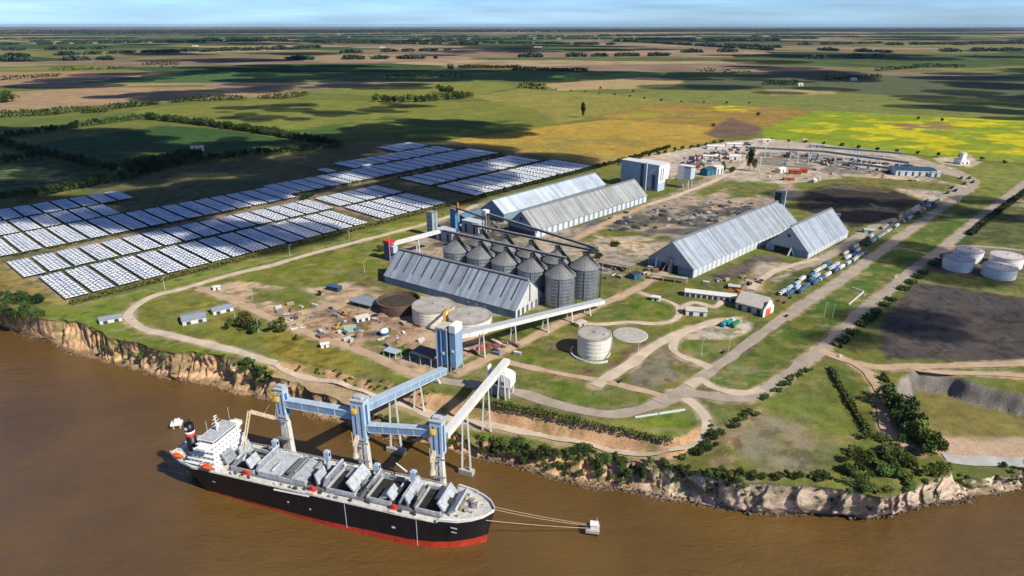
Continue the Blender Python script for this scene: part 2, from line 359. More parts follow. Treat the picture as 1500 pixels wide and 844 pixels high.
pt([(1115,385),(1180,385),(1250,350),(1290,320),(1310,325),(1180,400),(1120,430),(1080,420)],(.36,.3,.24),5,6)
pt([(1105,410),(1140,398),(1180,395),(1120,430)],(.2,.19,.06),4,6,(12,.4))
pt([(1170,392),(1220,365),(1240,368),(1140,428),(1120,432)],(.07,.1,.03),3,4)
# dark stockpile field, back yard
pt([(1165,300),(1190,276),(1225,268),(1300,277),(1352,293),(1300,322),(1260,330),(1245,335),(1205,305),(1180,310)],(.045,.04,.035),5,8)
pt([(1190,280),(1225,268),(1300,277),(1300,282),(1220,276)],(.12,.09,.07),5,8)
pt([(1010,258),(1060,225),(1110,203),(1200,210),(1330,228),(1400,243),(1430,262),(1420,280),(1360,300),(1310,275),(1230,262),(1150,270),(1060,262)],(.42,.36,.29),6,8)
pt([(940,230),(1060,208),(1120,203),(1110,215),(1040,240),(1000,262),(985,262)],(.45,.38,.32),5,8)
pt([(1100,222),(1200,225),(1340,248),(1340,254),(1230,255),(1110,240)],(.2,.185,.17),6,10,(14,.4))
pt([(1230,258),(1300,262),(1400,270),(1385,280),(1300,275),(1240,268)],(.17,.16,.05),4,6)
pt([(1330,240),(1410,262),(1420,272),(1390,268),(1340,254)],(.15,.16,.05),3,4)
pt([(1345,232),(1490,240),(1640,260),(1440,298),(1430,262),(1400,246)],(.16,.19,.04),5,6)
pt([(1366,232),(1420,228),(1440,238),(1420,245),(1380,240)],PALE,3,4)
# lawns along the avenue
pt([(1030,556),(1100,500),(1200,432),(1310,362),(1395,308),(1440,278),(1505,262),(1440,312),(1350,385),(1260,455),(1205,508),(1135,560),(1100,577),(1050,572)],(.075,.122,.024),3,3)
pt([(1040,555),(1160,470),(1230,420),(1250,440),(1130,550)],(.115,.145,.03),20,22,(35,.45))
pt([(1390,312),(1440,276),(1500,258),(1500,262),(1440,308)],(.15,.19,.04),4,4)
pt([(752,522),(850,470),(960,418),(1000,418),(985,440),(990,465),(930,475),(900,490),(960,480),(945,510),(880,552),(800,540),(755,530)],(.12,.145,.03),4,6)
pt([(790,510),(880,470),(960,430),(975,445),(978,462),(920,470),(830,520)],(.2,.16,.08),6,12,(20,.5))
pt([(900,455),(950,432),(985,450),(980,468),(900,470)],(.1,.15,.025),6,10)
pt([(835,548),(890,528),(930,505),(955,485),(965,500),(930,540),(880,554)],(.15,.1,.065),4,6,(10,.4))
pt([(920,535),(975,500),(1030,535),(985,560),(930,568)],(.2,.18,.13),4,8)
pt([(980,535),(1020,528),(1030,538),(1000,552)],OLIVE,3,5,(10,.4))
pt([(766,548),(850,556),(950,578),(945,590),(900,598),(850,594),(770,570)],(.105,.145,.026),3,4)
pt([(690,545),(745,520),(770,545),(760,575),(690,560)],(.11,.14,.03),4,6)
pt([(1000,496),(1071,494),(1160,455),(1165,460),(1063,517),(1030,524),(1000,520),(992,508)],(.12,.155,.03),2,3)
pt([(925,606),(985,590),(1015,596),(1028,610),(1022,635),(990,645),(900,628),(850,615)],(.125,.175,.025),3,4)
pt([(1000,574),(1050,578),(1060,584),(1030,585)],GREEN,1.5,1.5)
pt([(1035,592),(1110,588),(1200,540),(1215,540),(1180,620),(1120,690),(1040,690),(1030,650),(1045,625)],(.13,.15,.045),4,5)
pt([(1120,590),(1185,537),(1215,542),(1280,640),(1190,650),(1130,610)],(.13,.155,.034),6,8)
pt([(1060,660),(1110,605),(1180,610),(1220,650),(1180,690),(1080,690)],(.215,.19,.12),6,10)
pt([(1210,535),(1250,545),(1285,585),(1290,640),(1260,640),(1230,580)],(.09,.115,.025),3,4)
pt([(1000,600),(1040,590),(1080,590),(1040,640)],(.14,.16,.045),4,5)
pt([(1020,650),(1110,598),(1120,600),(1040,680)],(.28,.22,.13),3,5)
pt([(1003,490),(1027,477),(1076,463),(1106,474),(1100,484),(1071,497),(1008,498)],(.46,.39,.31),1.5,1.5)
# right side
pt([(1285,512),(1290,470),(1335,414),(1400,420),(1640,450),(1640,528),(1500,530),(1300,526)],(.07,.062,.06),3,3)
pt([(1335,414),(1345,408),(1420,412),(1640,438),(1640,446),(1500,436),(1400,421)],(.08,.12,.03),3,4)
pt([(1220,505),(1340,385),(1360,370),(1420,330),(1640,290),(1640,340),(1440,350),(1340,412),(1290,470),(1283,515),(1240,515)],(.06,.085,.028),5,6)
pt([(1410,340),(1460,308),(1510,285),(1640,270),(1640,340),(1500,360),(1420,355)],(.075,.095,.035),5,6)
pt([(1360,395),(1375,370),(1420,360),(1500,370),(1500,408),(1420,408)],(.13,.11,.09),5,6)
pt([(1470,300),(1510,285),(1640,280),(1640,290),(1500,305)],(.3,.25,.17),4,5)
def paint_base(X,Y):
    n=fbm(X/60,Y/60,1,4); k=sstep(.35,.65,n)[...,None]
    c=np.array(GRASS)*(1-k)+np.array(OLIVE)*k
    wx=(fbm(X/25,Y/25,21,3)-.5)*2; wx2=(fbm(X/6,Y/6,22,3)-.5)*2
    for poly,col,soft,warp,patch in PAINT:
        P=np.array(poly); lo=P.min(0)-40; hi=P.max(0)+40
        msk=(X>lo[0])&(X<hi[0])&(Y>lo[1])&(Y<hi[1])
        if not msk.any(): continue
        x=X[msk]; y=Y[msk]
        d=sdf(poly,x,y)+wx[msk]*warp+wx2[msk]*warp*.45
        a=sstep(soft,-soft,d)
        if patch:
            sc,th=patch; q=fbm(x/sc,y/(sc*.7),31,5); a=a*sstep(th-.05,th+.07,q)
        a=a[...,None]; c[msk]=c[msk]*(1-a)+np.array(col)*a
    return c
ROADP=[] # filled by the road list below: (points world, half width, colour)
def paint(X,Y,Z=None):
    c=paint_base(X,Y)
    wx=(fbm(X/5,Y/5,41,3)-.5)*2; wl=(fbm(X/13,Y/13,42,3)-.5)*2
    for pts,hw,col in ROADP:
        P=np.array(pts)[:,:2]; lo=P.min(0)-20; hi=P.max(0)+20
        msk=(X>lo[0])&(X<hi[0])&(Y>lo[1])&(Y<hi[1])
        if not msk.any(): continue
        d=sdf([tuple(p) for p in P],X[msk],Y[msk],closed=False)+wx[msk]*1.6+wl[msk]*1.8
        a=(sstep(hw+3.2,hw+.2,d)*.75)[...,None]; c[msk]=c[msk]*(1-a)+np.array(col)*a
    # slight large scale variation of sward and soil
    v=(1+.5*(fbm(X/9,Y/9,51,4)-.5)+.35*(fbm(X/45,Y/45,52,3)-.5))
    c=c*v[...,None]
    grassy=sstep(.0,.05,c[...,1]-c[...,0]*.93)
    near=sstep(1500,900,Y)
    k=(sstep(.50,.64,fbm(X/11,Y/11,54,5))*.6*grassy*near)[...,None]; c=c*(1-k)+np.array((.20,.175,.06))*k
    k=(sstep(.57,.7,fbm(X/7+40,Y/7,55,5))*.6*grassy*near)[...,None]; c=c*(1-k)+np.array((.05,.085,.016))*k
    k=(sstep(.60,.69,fbm(X/16+9,Y/7,56,5))*.5*grassy*near)[...,None]; c=c*(1-k)+np.array((.30,.235,.14))*k
    bare=(1-grassy)*near; k=(sstep(.56,.66,fbm(X/6+4,Y/6,57,5))*.75*bare)[...,None]; c=c*(1-k)+c*np.array((.5,.47,.43))*k
    k=(sstep(.6,.68,fbm(X/13+4,Y/8,58,5))*.6*bare*sstep(.1,.2,c[...,0]))[...,None]; c=c*(1-k)+np.array((.13,.135,.04))*k
    y=((fbm(X/18,Y/18,53,4)-.5)*.5)[...,None]
    return np.clip(c*(1+y*np.array([1.,.35,-.2])),.004,.9)
# ------------------------------------------------------------------ roads (surveyed centre lines)
ROADS=[]
def road(name,px,w,col,z=None,verge=DIRT):
    W=[]
    for q in px:
        u,v=q[:2]
        zz=q[2] if len(q)>2 else GZ
        x,y=G(u,v,zz); W.append((x,y,zz))
    S=catmull(W,4.); ROADS.append((name,S,w,col)); ROADP.append((S[::2]+[S[-1]],w/2,verge))
C_GRAVEL=(.50,.42,.325); C_TRACK=(.42,.31,.205); C_ASPH=(.2,.185,.17); C_CONC=(.42,.375,.32); C_GREYR=(.33,.285,.235)
def zr(u,v):
    z=GZ
    for _ in range(8):
        x,y=G(u,v,z); z=float(zbench(x))
    return z
R1=[(700,300),(650,320),(560,345),(470,368),(400,388),(333,404),(267,423),(227,433),(200,447),(188,461),(194,473),(213,483),(253,492),(293,501),(347,515),(400,531),(445,545)]
R1b=[(445,545),(490,559),(516,567),(551,579),(590,592),(622,604),(655,613),(691,620),(722,624),(792,636),(848,647),(890,657),(932,663),(965,666)]
road('river_road',[(u,v) for u,v in R1]+[(u,v,zr(u,v)) for u,v in R1b[1:]]+[(990,663,15.5),(1008,655,17),(1024,643,19),(1035,628,21.5),(1034,612,22),(1024,598,22),(1005,584,22),(985,577,22)],7.5,C_GRAVEL)
road('plateau_road',[(616,551),(660,560),(700,564),(756,574),(806,589),(848,600),(890,607),(918,605),(946,598),(974,588),(996,576),(1027,553),(1060,530),(1100,500),(1150,465)],9,C_GREYR,verge=MUD)
road('avenue',[(1150,465),(1200,431),(1236,407),(1271,382),(1307,356),(1342,331),(1378,306),(1405,288),(1424,275),(1426,264),(1408,254),(1371,246),(1330,236),(1280,226)],10,C_GREYR)
road('dirt_track',[(290,423),(333,437),(373,455),(392,464),(424,478),(467,495),(509,507),(541,519),(573,534),(616,551)],8,C_TRACK)
road('service_lane',[(668,548),(700,532),(749,510),(790,489),(834,468),(880,447),(930,424),(975,398),(1000,385)],8,C_TRACK)
road('tank_lane',[(740,530),(792,542),(844,552),(886,559),(928,569),(962,578),(985,584)],6,C_TRACK,verge=MUD)
road('yard_lane',[(872,566),(886,556),(922,535),(949,514),(975,498),(1001,487),(1030,477),(1060,470),(1085,468)],9,C_GRAVEL)
road('yard_loop',[(1000,489),(988,500),(986,512),(1000,523),(1022,531),(1040,540)],7,C_GRAVEL)
road('garden_path',[(850,474),(881,476),(922,473),(962,475),(982,471),(994,463),(994,451),(976,441),(949,433),(935,428)],5,C_GRAVEL)
road('garden_path',[(992,455),(1016,443),(1045,450),(1060,440)],5,C_GRAVEL)
road('highway',[(965,590),(985,579),(1020,577),(1060,583),(1100,581),(1133,564),(1169,538),(1204,511),(1229,488),(1271,450),(1324,407),(1378,366),(1413,337),(1449,309),(1500,270),(1560,228)],10,C_GREYR)
road('slip_road',[(1008,565),(1027,556),(1040,566),(1065,574),(1098,577),(1118,572)],7,C_GRAVEL)
road('quarry_road',[(1200,514),(1233,526),(1279,538),(1329,538),(1400,536),(1500,533),(1600,530)],8,C_CONC)
road('quarry_road',[(1330,540),(1380,546),(1440,548),(1520,552)],6,C_CONC)
road('wood_road',[(1250,532),(1268,544),(1281,558),(1290,580),(1294,611),(1305,638),(1322,654),(1345,664)],7,C_CONC)
road('shore_road',[(1384,672,ZB),(1420,675,ZB),(1460,677,ZB),(1520,679,ZB),(1600,683,ZB)],10,(.40,.40,.39))
road('bin_road',[(950,300),(980,291),(1028,273),(1060,259),(1085,246),(1110,222),(1125,208)],9,C_GRAVEL)
road('bin_road',[(840,352),(900,322),(950,300)],9,C_TRACK)
road('stock_road',[(1160,395),(1200,382),(1240,358),(1275,335),(1310,322),(1360,300),(1390,285)],9,C_GREYR)
road('barn_road',[(1100,425),(1130,400),(1165,388),(1200,380)],7,C_GRAVEL)
road('link_path',[(1306,362),(1330,366),(1358,372)],3,C_CONC)
road('tank_road',[(1380,362),(1440,362),(1500,368),(1600,376)],7,C_GREYR)
rm={}
def roadmat(col):
    k='road_%d'%int(col[0]*100)
    return mat(k,col,.92,var=.2,scale=.1,bump=.0,bscale=1.5,spec=.15)
for i,(name,S,wd,col) in enumerate(ROADS):
    A=np.array(S); T=np.gradient(A[:,:2],axis=0); T/=np.maximum(np.linalg.norm(T,axis=1),1e-6)[:,None]; N=np.stack([-T[:,1],T[:,0]],1)
    mb=MB(); nn=len(A); vs=[]; off=.10+.025*i
    jl=(vnoise(np.arange(nn)*.35,np.zeros(nn)+i,61)-.5)*2.0; jr=(vnoise(np.arange(nn)*.35,np.zeros(nn)+i,62)-.5)*2.0
    hh=HT(A[:,0],A[:,1]); hz=np.where(A[:,2]>ZB+.1,np.where(hh<GZ-.05,np.maximum(hh+.25,A[:,2]*0),hh),A[:,2]); 
    for k in range(nn):
        for s_ in (-1,-.5,0,.5,1):
            e=wd/2*s_+(jl[k] if s_<0 else jr[k])*(abs(s_)==1)
            p=A[k,:2]+N[k]*e; vs.append((p[0],p[1],hz[k]+off+.06*(1-abs(s_))))
    fs=[(k*5+j+1,k*5+j,(k+1)*5+j,(k+1)*5+j+1) for k in range(nn-1) for j in range(4)]
    mb.add(vs,fs); o=mb.build(name,roadmat(col)); tag(o,kind='structure')
    A2=A.copy(); A2[:,2]=hz; ROADS[i]=(name,A2,wd,col)
# ------------------------------------------------------------------ ground sheets
def npmesh(name,V,Fq,colr,m,smooth=False):
    me=bpy.data.meshes.new(name); nv=len(V); nf=len(Fq)
    me.vertices.add(nv); me.vertices.foreach_set('co',np.asarray(V,np.float32).ravel())
    me.loops.add(nf*4); me.polygons.add(nf)
    me.polygons.foreach_set('loop_start',np.arange(nf,dtype=np.int32)*4)
    me.loops.foreach_set('vertex_index',np.asarray(Fq,np.int32).ravel())
    me.update(calc_edges=True); me.validate()
    if colr is not None:
        a=me.attributes.new('Col','FLOAT_COLOR','POINT'); a.data.foreach_set('color',np.concatenate([colr,np.ones((nv,1))],1).astype(np.float32).ravel())
    me.materials.append(m)
    if smooth: me.shade_smooth()
    o=bpy.data.objects.new(name,me); COL.objects.link(o); return o
GM=ground_mat('earth_and_grass',.25)
def gridmesh(name,x0,x1,y0,y1,st,coast=False,hole=None,height=True):
    xs=np.arange(x0,x1+.01,st); ys=np.arange(y0,y1+.01,st); X,Y=np.meshgrid(xs,ys); ny,nx=X.shape
    idx=np.arange(nx*ny).reshape(ny,nx); Fq=np.stack([idx[:-1,:-1],idx[:-1,1:],idx[1:,1:],idx[1:,:-1]],-1).reshape(-1,4)
    X=X.ravel().copy(); Y=Y.ravel().copy()
    if hole:
        cx=X[Fq].mean(1); cy=Y[Fq].mean(1); Fq=Fq[~((cx>hole[0])&(cx<hole[1])&(cy>hole[2])&(cy<hole[3]))]
    if coast:
        d=sdf(LANDPOLY,X,Y); keep=(d[Fq]<0).any(1); Fq=Fq[keep]
        out=np.where((d>0)&(d<st*2.5))[0]; ox=X[out]; oy=Y[out]
        best=np.full(len(out),1e18); bx=ox.copy(); by=oy.copy(); P=CTs[:,:2]
        for a,b in zip(P[:-1],P[1:]):
            e=b-a; l=max(e@e,1e-9); t=np.clip(((ox-a[0])*e[0]+(oy-a[1])*e[1])/l,0,1); qx=a[0]+e[0]*t; qy=a[1]+e[1]*t
            dd=(qx-ox)**2+(qy-oy)**2; m=dd<best; best[m]=dd[m]; bx[m]=qx[m]; by[m]=qy[m]
        X[out]=bx; Y[out]=by
    used=np.unique(Fq); rem=np.full(len(X),-1); rem[used]=np.arange(len(used)); X=X[used]; Y=Y[used]; Fq=rem[Fq]
    Z=HT(X,Y) if height else np.full(len(X),GZ)
    c=paint(X,Y)
    if height:
        slope=np.zeros(len(X))
        gx=HT(X+1.5,Y)-HT(X-1.5,Y); gy=HT(X,Y+1.5)-HT(X,Y-1.5); s=np.sqrt(gx*gx+gy*gy)/3
        k=sstep(.16,.55,s+.4*(fbm(X/4,Y/4,71,3)-.5))[:,None]
        q=fbm(X/7,Y/7,72,4)[:,None]; ec=np.array(EARTH)*(.6+.9*q); gq=sstep(.5,.62,fbm(X/9,Y/9,73,4))[:,None]*.7
        ec=ec*(1-gq)+np.array((.1,.12,.03))*gq
        quarry=((X>250)&(Y<480))[:,None]; ec=np.where(quarry,np.array((.19,.172,.155))*(.3+1.3*q),ec)
        c=c*(1-k)+ec*k
        inb=sdf(BASIN,X,Y); kb=(sstep(-4,-12,inb))[:,None]; bc=np.array((.17,.15,.05))*(.6+.8*fbm(X/6,Y/6,74,4)[:,None]); 
        pb=sstep(352,343,Y+(fbm(X/8,Y/8,75,3)-.5)*10)[:,None]; bc=bc*(1-pb)+np.array((.42,.31,.22))*pb
        pb=sstep(326,320,Y+(fbm(X/8,Y/8,76,3)-.5)*8)[:,None]; bc=bc*(1-pb)+np.array((.11,.13,.04))*pb
        c=np.where(quarry,c*(1-kb*(1-k))+bc*kb*(1-k),c)
        ben=(sstep(-8,-14,sdf(BENCH,X,Y)))[:,None]*(1-k); bcol=np.array((.13,.14,.035))*(.7+.7*fbm(X/7,Y/7,77,4)[:,None]); er=sstep(.5,.6,fbm(X/11,Y/11,78,4))[:,None]*.75
        bcol=bcol*(1-er)+np.array((.34,.25,.16))*er; lft=sstep(-60,-110,X)[:,None]; bcol=bcol*(1-lft*.7)+np.array((.40,.285,.185))*lft*.7
        dr=np.full(len(X),1e9)
        nearroad=sdf([tuple(p[:2]) for p in ROADS[0][1][::2]],X,Y,closed=False); rr=sstep(9,5,nearroad)[:,None]
        bcol=bcol*(1-rr*.6)+np.array(DIRT)*rr*.6
        c=c*(1-ben)+bcol*ben
        Z=Z+(fbm(X/5,Y/5,79,3)-.5)*np.where(X>250,3.6,1.8)*np.clip(s*2,0,1)
    o=npmesh(name,np.stack([X,Y,Z],1),Fq,c,GM,True); return tag(o,kind='structure')
gridmesh('ground',-800,800,230,760,1.6 if False else 2.0,coast=True)
gridmesh('yard_ground',-1008,1264,760,1496,4.0,height=False)
gridmesh('farmland',-3008,3264,760,3560,8.0,height=False,hole=(-1008,1264,760,1496))
# far plain out to the horizon
def far_mat():
    m=bpy.data.materials.new('far_fields'); m.use_nodes=True; n=m.node_tree.nodes; l=m.node_tree.links
    b=n['Principled BSDF']; b.inputs['Roughness'].default_value=1; b.inputs['Specular IOR Level'].default_value=.0
    ge=n.new('ShaderNodeNewGeometry'); mp=n.new('ShaderNodeMapping'); mp.inputs['Rotation'].default_value=(0,0,R(-38)); mp.inputs['Scale'].default_value=(1/1500,1/820,1)
    l.new(ge.outputs['Position'],mp.inputs[0])
    vo=n.new('ShaderNodeTexVoronoi'); vo.distance='CHEBYCHEV'; vo.voronoi_dimensions='2D'; vo.inputs['Scale'].default_value=1; vo.inputs['Randomness'].default_value=.75; l.new(mp.outputs[0],vo.inputs['Vector'])
    sp=n.new('ShaderNodeSeparateColor'); l.new(vo.outputs['Color'],sp.inputs[0])
    cr=n.new('ShaderNodeValToRGB'); cr.color_ramp.interpolation='CONSTANT'
    pal=[(.10,.12,.045),(.27,.20,.13),(.05,.085,.035),(.16,.17,.055),(.21,.155,.11),(.04,.07,.035),(.31,.235,.15),(.07,.10,.04),(.17,.15,.075)]
    e=cr.color_ramp.elements
    while len(e)<len(pal): e.new(.5)
    for i,c in enumerate(pal): e[i].position=i/len(pal); e[i].color=(*c,1)
    l.new(sp.outputs[0],cr.inputs[0])
    no=n.new('ShaderNodeTexNoise'); no.inputs['Scale'].default_value=.004; no.inputs['Detail'].default_value=6; l.new(ge.outputs['Position'],no.inputs['Vector'])
    mr=n.new('ShaderNodeMapRange'); mr.inputs[1].default_value=.3; mr.inputs[2].default_value=.7; mr.inputs[3].default_value=.7; mr.inputs[4].default_value=1.3; l.new(no.outputs[0],mr.inputs[0])
    sc=n.new('ShaderNodeVectorMath'); sc.operation='SCALE'; l.new(cr.outputs[0],sc.inputs[0]); l.new(mr.outputs[0],sc.inputs['Scale']); l.new(sc.outputs[0],b.inputs['Base Color']); return m
mb=MB(); X0,X1,Y0,Y1=-3008,3264,760,3560; B=75000
def rect(x0,x1,y0,y1,n=1):
    for i in range(n):
        a=x0+(x1-x0)*i/n; b=x0+(x1-x0)*(i+1)/n; mb.add([(a,y0,GZ),(b,y0,GZ),(b,y1,GZ),(a,y1,GZ)],[(0,1,2,3)])
rect(-B,B,Y1,B); rect(-B,X0,Y0,Y1); rect(X1,B,Y0,Y1); rect(800,B,330,760)
tag(mb.build('far_plain',far_mat()),kind='structure')
# ------------------------------------------------------------------ river cliff
def cliff():
    n0=len(CTs); rows=34
    seg=np.linalg.norm(np.diff(CTs,axis=0),axis=1); s=np.concatenate([[0],np.cumsum(seg)])
    S=np.arange(0,s[-1],1.0); top=np.stack([np.interp(S,s,CTs[:,i]) for i in range(3)],1); bot=np.stack([np.interp(S,s,CBs[:,i]) for i in range(2)],1)
    top[:,2]=HT(top[:,0],top[:,1])
    m=len(S); T=np.linspace(0,1,rows); V=np.zeros((rows,m,3))
    g=fbm(S/16,S*0,81,4); steep=np.clip(.55+.5*(g-.5)*2,.3,.9)
    D=bot-top[:,:2]; L=np.linalg.norm(D,axis=1)[:,None]; Dn=D/np.maximum(L,.1)
    for i,t in enumerate(T):
        fs_=.40+.26*(1-steep); f=np.where(t<.66,(t/.66)**1.15*fs_,fs_+(1-fs_)*np.clip((t-.66)/.34,0,1)**1.15)
        zz=np.where(t<.66,1-(t/.66)*.74,.26*(1-np.clip((t-.66)/.34,0,1))**1.1)
        gul=(fbm(S/11+3,S*0+t*.9,82,4)-.5)*13+(fbm(S/4.,S*0+t*3,80,3)-.5)*5.5+(fbm(S/1.6,S*0+t*7,83,3)-.5)*3.0-np.clip(1-np.abs(2*vnoise(S/6.5+.3*t,S*0+t*.6,90)-1)*3.2,0,1)*4.5-np.clip(1-np.abs(2*vnoise(S/2.6,S*0+t*2.2,91)-1)*3,0,1)*1.6
        amp=math.sin(math.pi*min(t*1.05,1))**.7
        V[i,:,:2]=top[:,:2]+D*f[:,None]+Dn*(gul*amp)[:,None]
        V[i,:,2]=top[:,2]*zz+(fbm(S/3,S*0+t*7,84,3)-.5)*1.6*amp-(t>.99)*.8
    V[0,:,2]+=.0
    idx=np.arange(rows*m).reshape(rows,m); Fq=np.stack([idx[:-1,:-1],idx[1:,:-1],idx[1:,1:],idx[:-1,1:]],-1).reshape(-1,4)
    X=V[:,:,0].ravel(); Y=V[:,:,1].ravel(); t=np.repeat(T,m); SS=np.tile(S,rows); Z=V[:,:,2].ravel()
    def C(*a): return np.array(a)
    q=fbm(SS/5,t*6,85,5)[:,None]; q2=fbm(SS/1.8,t*18,86,4)[:,None]
    side=sstep(40,110,X)[:,None]
    base=C(.56,.36,.20)*(1-side)+C(.64,.50,.385)*side
    c=base*(.62+.55*q+.25*q2)
    rock=sstep(.55,.7,fbm(SS/5,t*5,87,5))[:,None]; c=c*(1-rock*.55)+C(.2,.15,.1)*rock*.55
    strat=sstep(.5,.62,vnoise(Z*1.1+q[:,0]*2,SS/30,88))[:,None]; c=c*(1-.14*strat)
    dark=sstep(.8,.9,t+.15*(q[:,0]-.5))[:,None]; c=c*(1-dark*.6)+C(.12,.09,.055)*dark*.6
    veg=sstep(.5,.62,fbm(SS/9,t*2.2,89,5)); vz=np.interp(X,[-420,-330,-140,-90,-20,70,100,150,230,260],[.55,.35,.4,.6,1.,.85,.45,.3,.4,.8])
    veg=np.clip(veg*vz*1.5*sstep(.95,.6,t)+sstep(.12,.0,t),0,1)[:,None]
    c=c*(1-veg*.85)+C(.085,.11,.03)*(.6+.8*q)*veg*.85
    o=npmesh('river_bank',V.reshape(-1,3),Fq,np.clip(c,.01,.9),ground_mat('river_bank_earth',.5),False); return tag(o,kind='structure')
cliff()
# ------------------------------------------------------------------ water
def water_mat():
    m=bpy.data.materials.new('muddy_water'); m.use_nodes=True; n=m.node_tree.nodes; l=m.node_tree.links
    b=n['Principled BSDF']; b.inputs['Roughness'].default_value=.16; b.inputs['IOR'].default_value=1.6; b.inputs['Specular IOR Level'].default_value=.5
    ge=n.new('ShaderNodeNewGeometry')
    no=n.new('ShaderNodeTexNoise'); no.inputs['Scale'].default_value=.011; no.inputs['Detail'].default_value=6; l.new(ge.outputs['Position'],no.inputs['Vector'])
    cr=n.new('ShaderNodeValToRGB'); cr.color_ramp.elements[0].position=.3; cr.color_ramp.elements[1].position=.7
    cr.color_ramp.elements[0].color=(.088,.050,.0155,1); cr.color_ramp.elements[1].color=(.142,.081,.02,1); l.new(no.outputs[0],cr.inputs[0]); l.new(cr.outputs[0],b.inputs['Base Color'])
    mp=n.new('ShaderNodeMapping'); mp.inputs['Rotation'].default_value=(0,0,R(20)); mp.inputs['Scale'].default_value=(.22,.5,1); l.new(ge.outputs['Position'],mp.inputs[0])
    w1=n.new('ShaderNodeTexNoise'); w1.inputs['Scale'].default_value=1.; w1.inputs['Detail'].default_value=5; w1.inputs['Roughness'].default_value=.62; l.new(mp.outputs[0],w1.inputs['Vector'])
    w2=n.new('ShaderNodeTexNoise'); w2.inputs['Scale'].default_value=.16; w2.inputs['Detail'].default_value=3; l.new(mp.outputs[0],w2.inputs['Vector'])
    ws=n.new('ShaderNodeMath'); ws.operation='MULTIPLY_ADD'; ws.inputs[1].default_value=2.2; l.new(w2.outputs[0],ws.inputs[0]); l.new(w1.outputs[0],ws.inputs[2])
    bp=n.new('ShaderNodeBump'); bp.inputs['Strength'].default_value=1; bp.inputs['Distance'].default_value=.75; l.new(ws.outputs[0],bp.inputs['Height']); l.new(bp.outputs[0],b.inputs['Normal']); return m
mb=MB(); mb.add([(-3000,-1500,0),(3000,-1500,0),(3000,1200,0),(-3000,1200,0)],[(0,1,2,3)])
tag(mb.build('river',water_mat()),kind='structure')

# thin summer haze over the plain
mb=MB(); mb.box((0,0,131),(156000,156000,266)); hz=mb.build('haze',None); tag(hz,kind='stuff')
m=bpy.data.materials.new('haze_air'); m.use_nodes=True; n=m.node_tree.nodes; n.remove(n['Principled BSDF']); pv=n.new('ShaderNodeVolumePrincipled'); pv.inputs['Color'].default_value=(.48,.72,1,1); pv.inputs['Density'].default_value=.85e-5; pv.inputs['Anisotropy'].default_value=.1
m.node_tree.links.new(pv.outputs[0],n['Material Output'].inputs['Volume']); hz.data.materials.append(m)
# ------------------------------------------------------------------ ship
SHIPR=math.atan2(-.299,.954)
M_hull=mat('hull_black',(.010,.010,.014),.45,var=.45,scale=.2,streak=.3,spec=.4,rust=((.07,.035,.02),.60,.55))
M_boot=mat('boot_red',(.50,.05,.022),.55,var=.3,scale=.25,streak=.35,rust=((.16,.05,.03),.6,.7))
M_deck=mat('deck_grey',(.52,.51,.48),.75,var=.3,scale=.35,rust=((.22,.15,.10),.62,.7))
M_deckd=mat('deck_dark',(.13,.135,.14),.8,var=.4,scale=.25)
M_cover=mat('hatch_cover_paint',(.42,.46,.50),.55,var=.28,scale=.4,streak=.25,rust=((.17,.12,.09),.62,.6))
M_coverd=mat('hatch_cover_dark_paint',(.27,.30,.33),.55,var=.3,scale=.4,streak=.25,rust=((.17,.12,.09),.6,.6))  # darker grey cover paint, handed to leaves at random
M_hold=mat('hold_dark',(.022,.021,.02),.9,var=.5)
M_white=mat('white_paint',(.78,.78,.76),.5,var=.07,scale=.4,streak=.12)
M_win=mat('window_dark',(.015,.02,.03),.12,spec=.6,var=.05)
M_rail=mat('rail_white',(.68,.68,.66),.5)
M_orange=mat('orange_paint',(.72,.10,.02),.5,var=.1)
M_red=mat('red_paint',(.55,.04,.03),.5,var=.2)
M_cream=mat('cream_paint',(.62,.52,.38),.55,var=.15,streak=.25)
M_yellow=mat('yellow_paint',(.65,.40,.03),.5,var=.15)
M_blue=mat('blue_cladding',(.23,.37,.53),.5,var=.12,scale=.3,streak=.15,rib=(0,1.2),ribamt=.1)
M_lblue=mat('pale_blue_paint',(.43,.54,.65),.5,var=.12,scale=.3,streak=.2)
M_dblue=mat('deep_blue_paint',(.03,.13,.30),.5,var=.15,scale=.3)
M_dgrey=mat('dark_grey_paint',(.05,.055,.06),.6,var=.2)
M_steel=mat('grey_steel',(.28,.29,.30),.5,metal=.3,var=.2,streak=.2)
M_conc=mat('concrete',(.42,.40,.37),.9,var=.2,scale=.3,streak=.25)
M_rope=mat('rope',(.42,.32,.20),.9)
sx,sy=G(262,655,18); sn=(.299,.954)
S0=(sx+sn[0]*1.0,sy+sn[1]*1.0,0.)
ship=thing('bulk_carrier','black bulk carrier with red waterline and white bridge house moored under the loaders','ship',S0,SHIPR)
SL=197.
TB=[0,.02,.06,.11,.5,.8,.87,.92,.955,.98,1.]
BD=[7.5,10,13,15,15,15,14.3,12.6,9.6,6.2,.9]; BW=[.3,2,6.5,11,15,15,13,9.8,6.2,3.2,.2]
def hb(t,k): return (1-k)*np.interp(t,TB,BW)+k*np.interp(t,TB,BD)
def zdk(t): return 18+1.6*sstep(.865,.875,t)+1.3*np.clip((t-.9)/.1,0,1)**2+.6*np.clip((.12-t)/.12,0,1)
def zred(t): return .25+4.8*t
TS=np.unique(np.concatenate([np.linspace(0,.14,12),np.linspace(.14,.8,24),np.linspace(.8,1,26)]))
def ring(t,zf,k):  # k 0 at keel waterline .. 1 at deck
    x0=5*(1-k)**1.5; x1=192.5+ (SL-192.5)*k**1.3
    return x0+(x1-x0)*t, float(hb(t,k**1.2)), zf
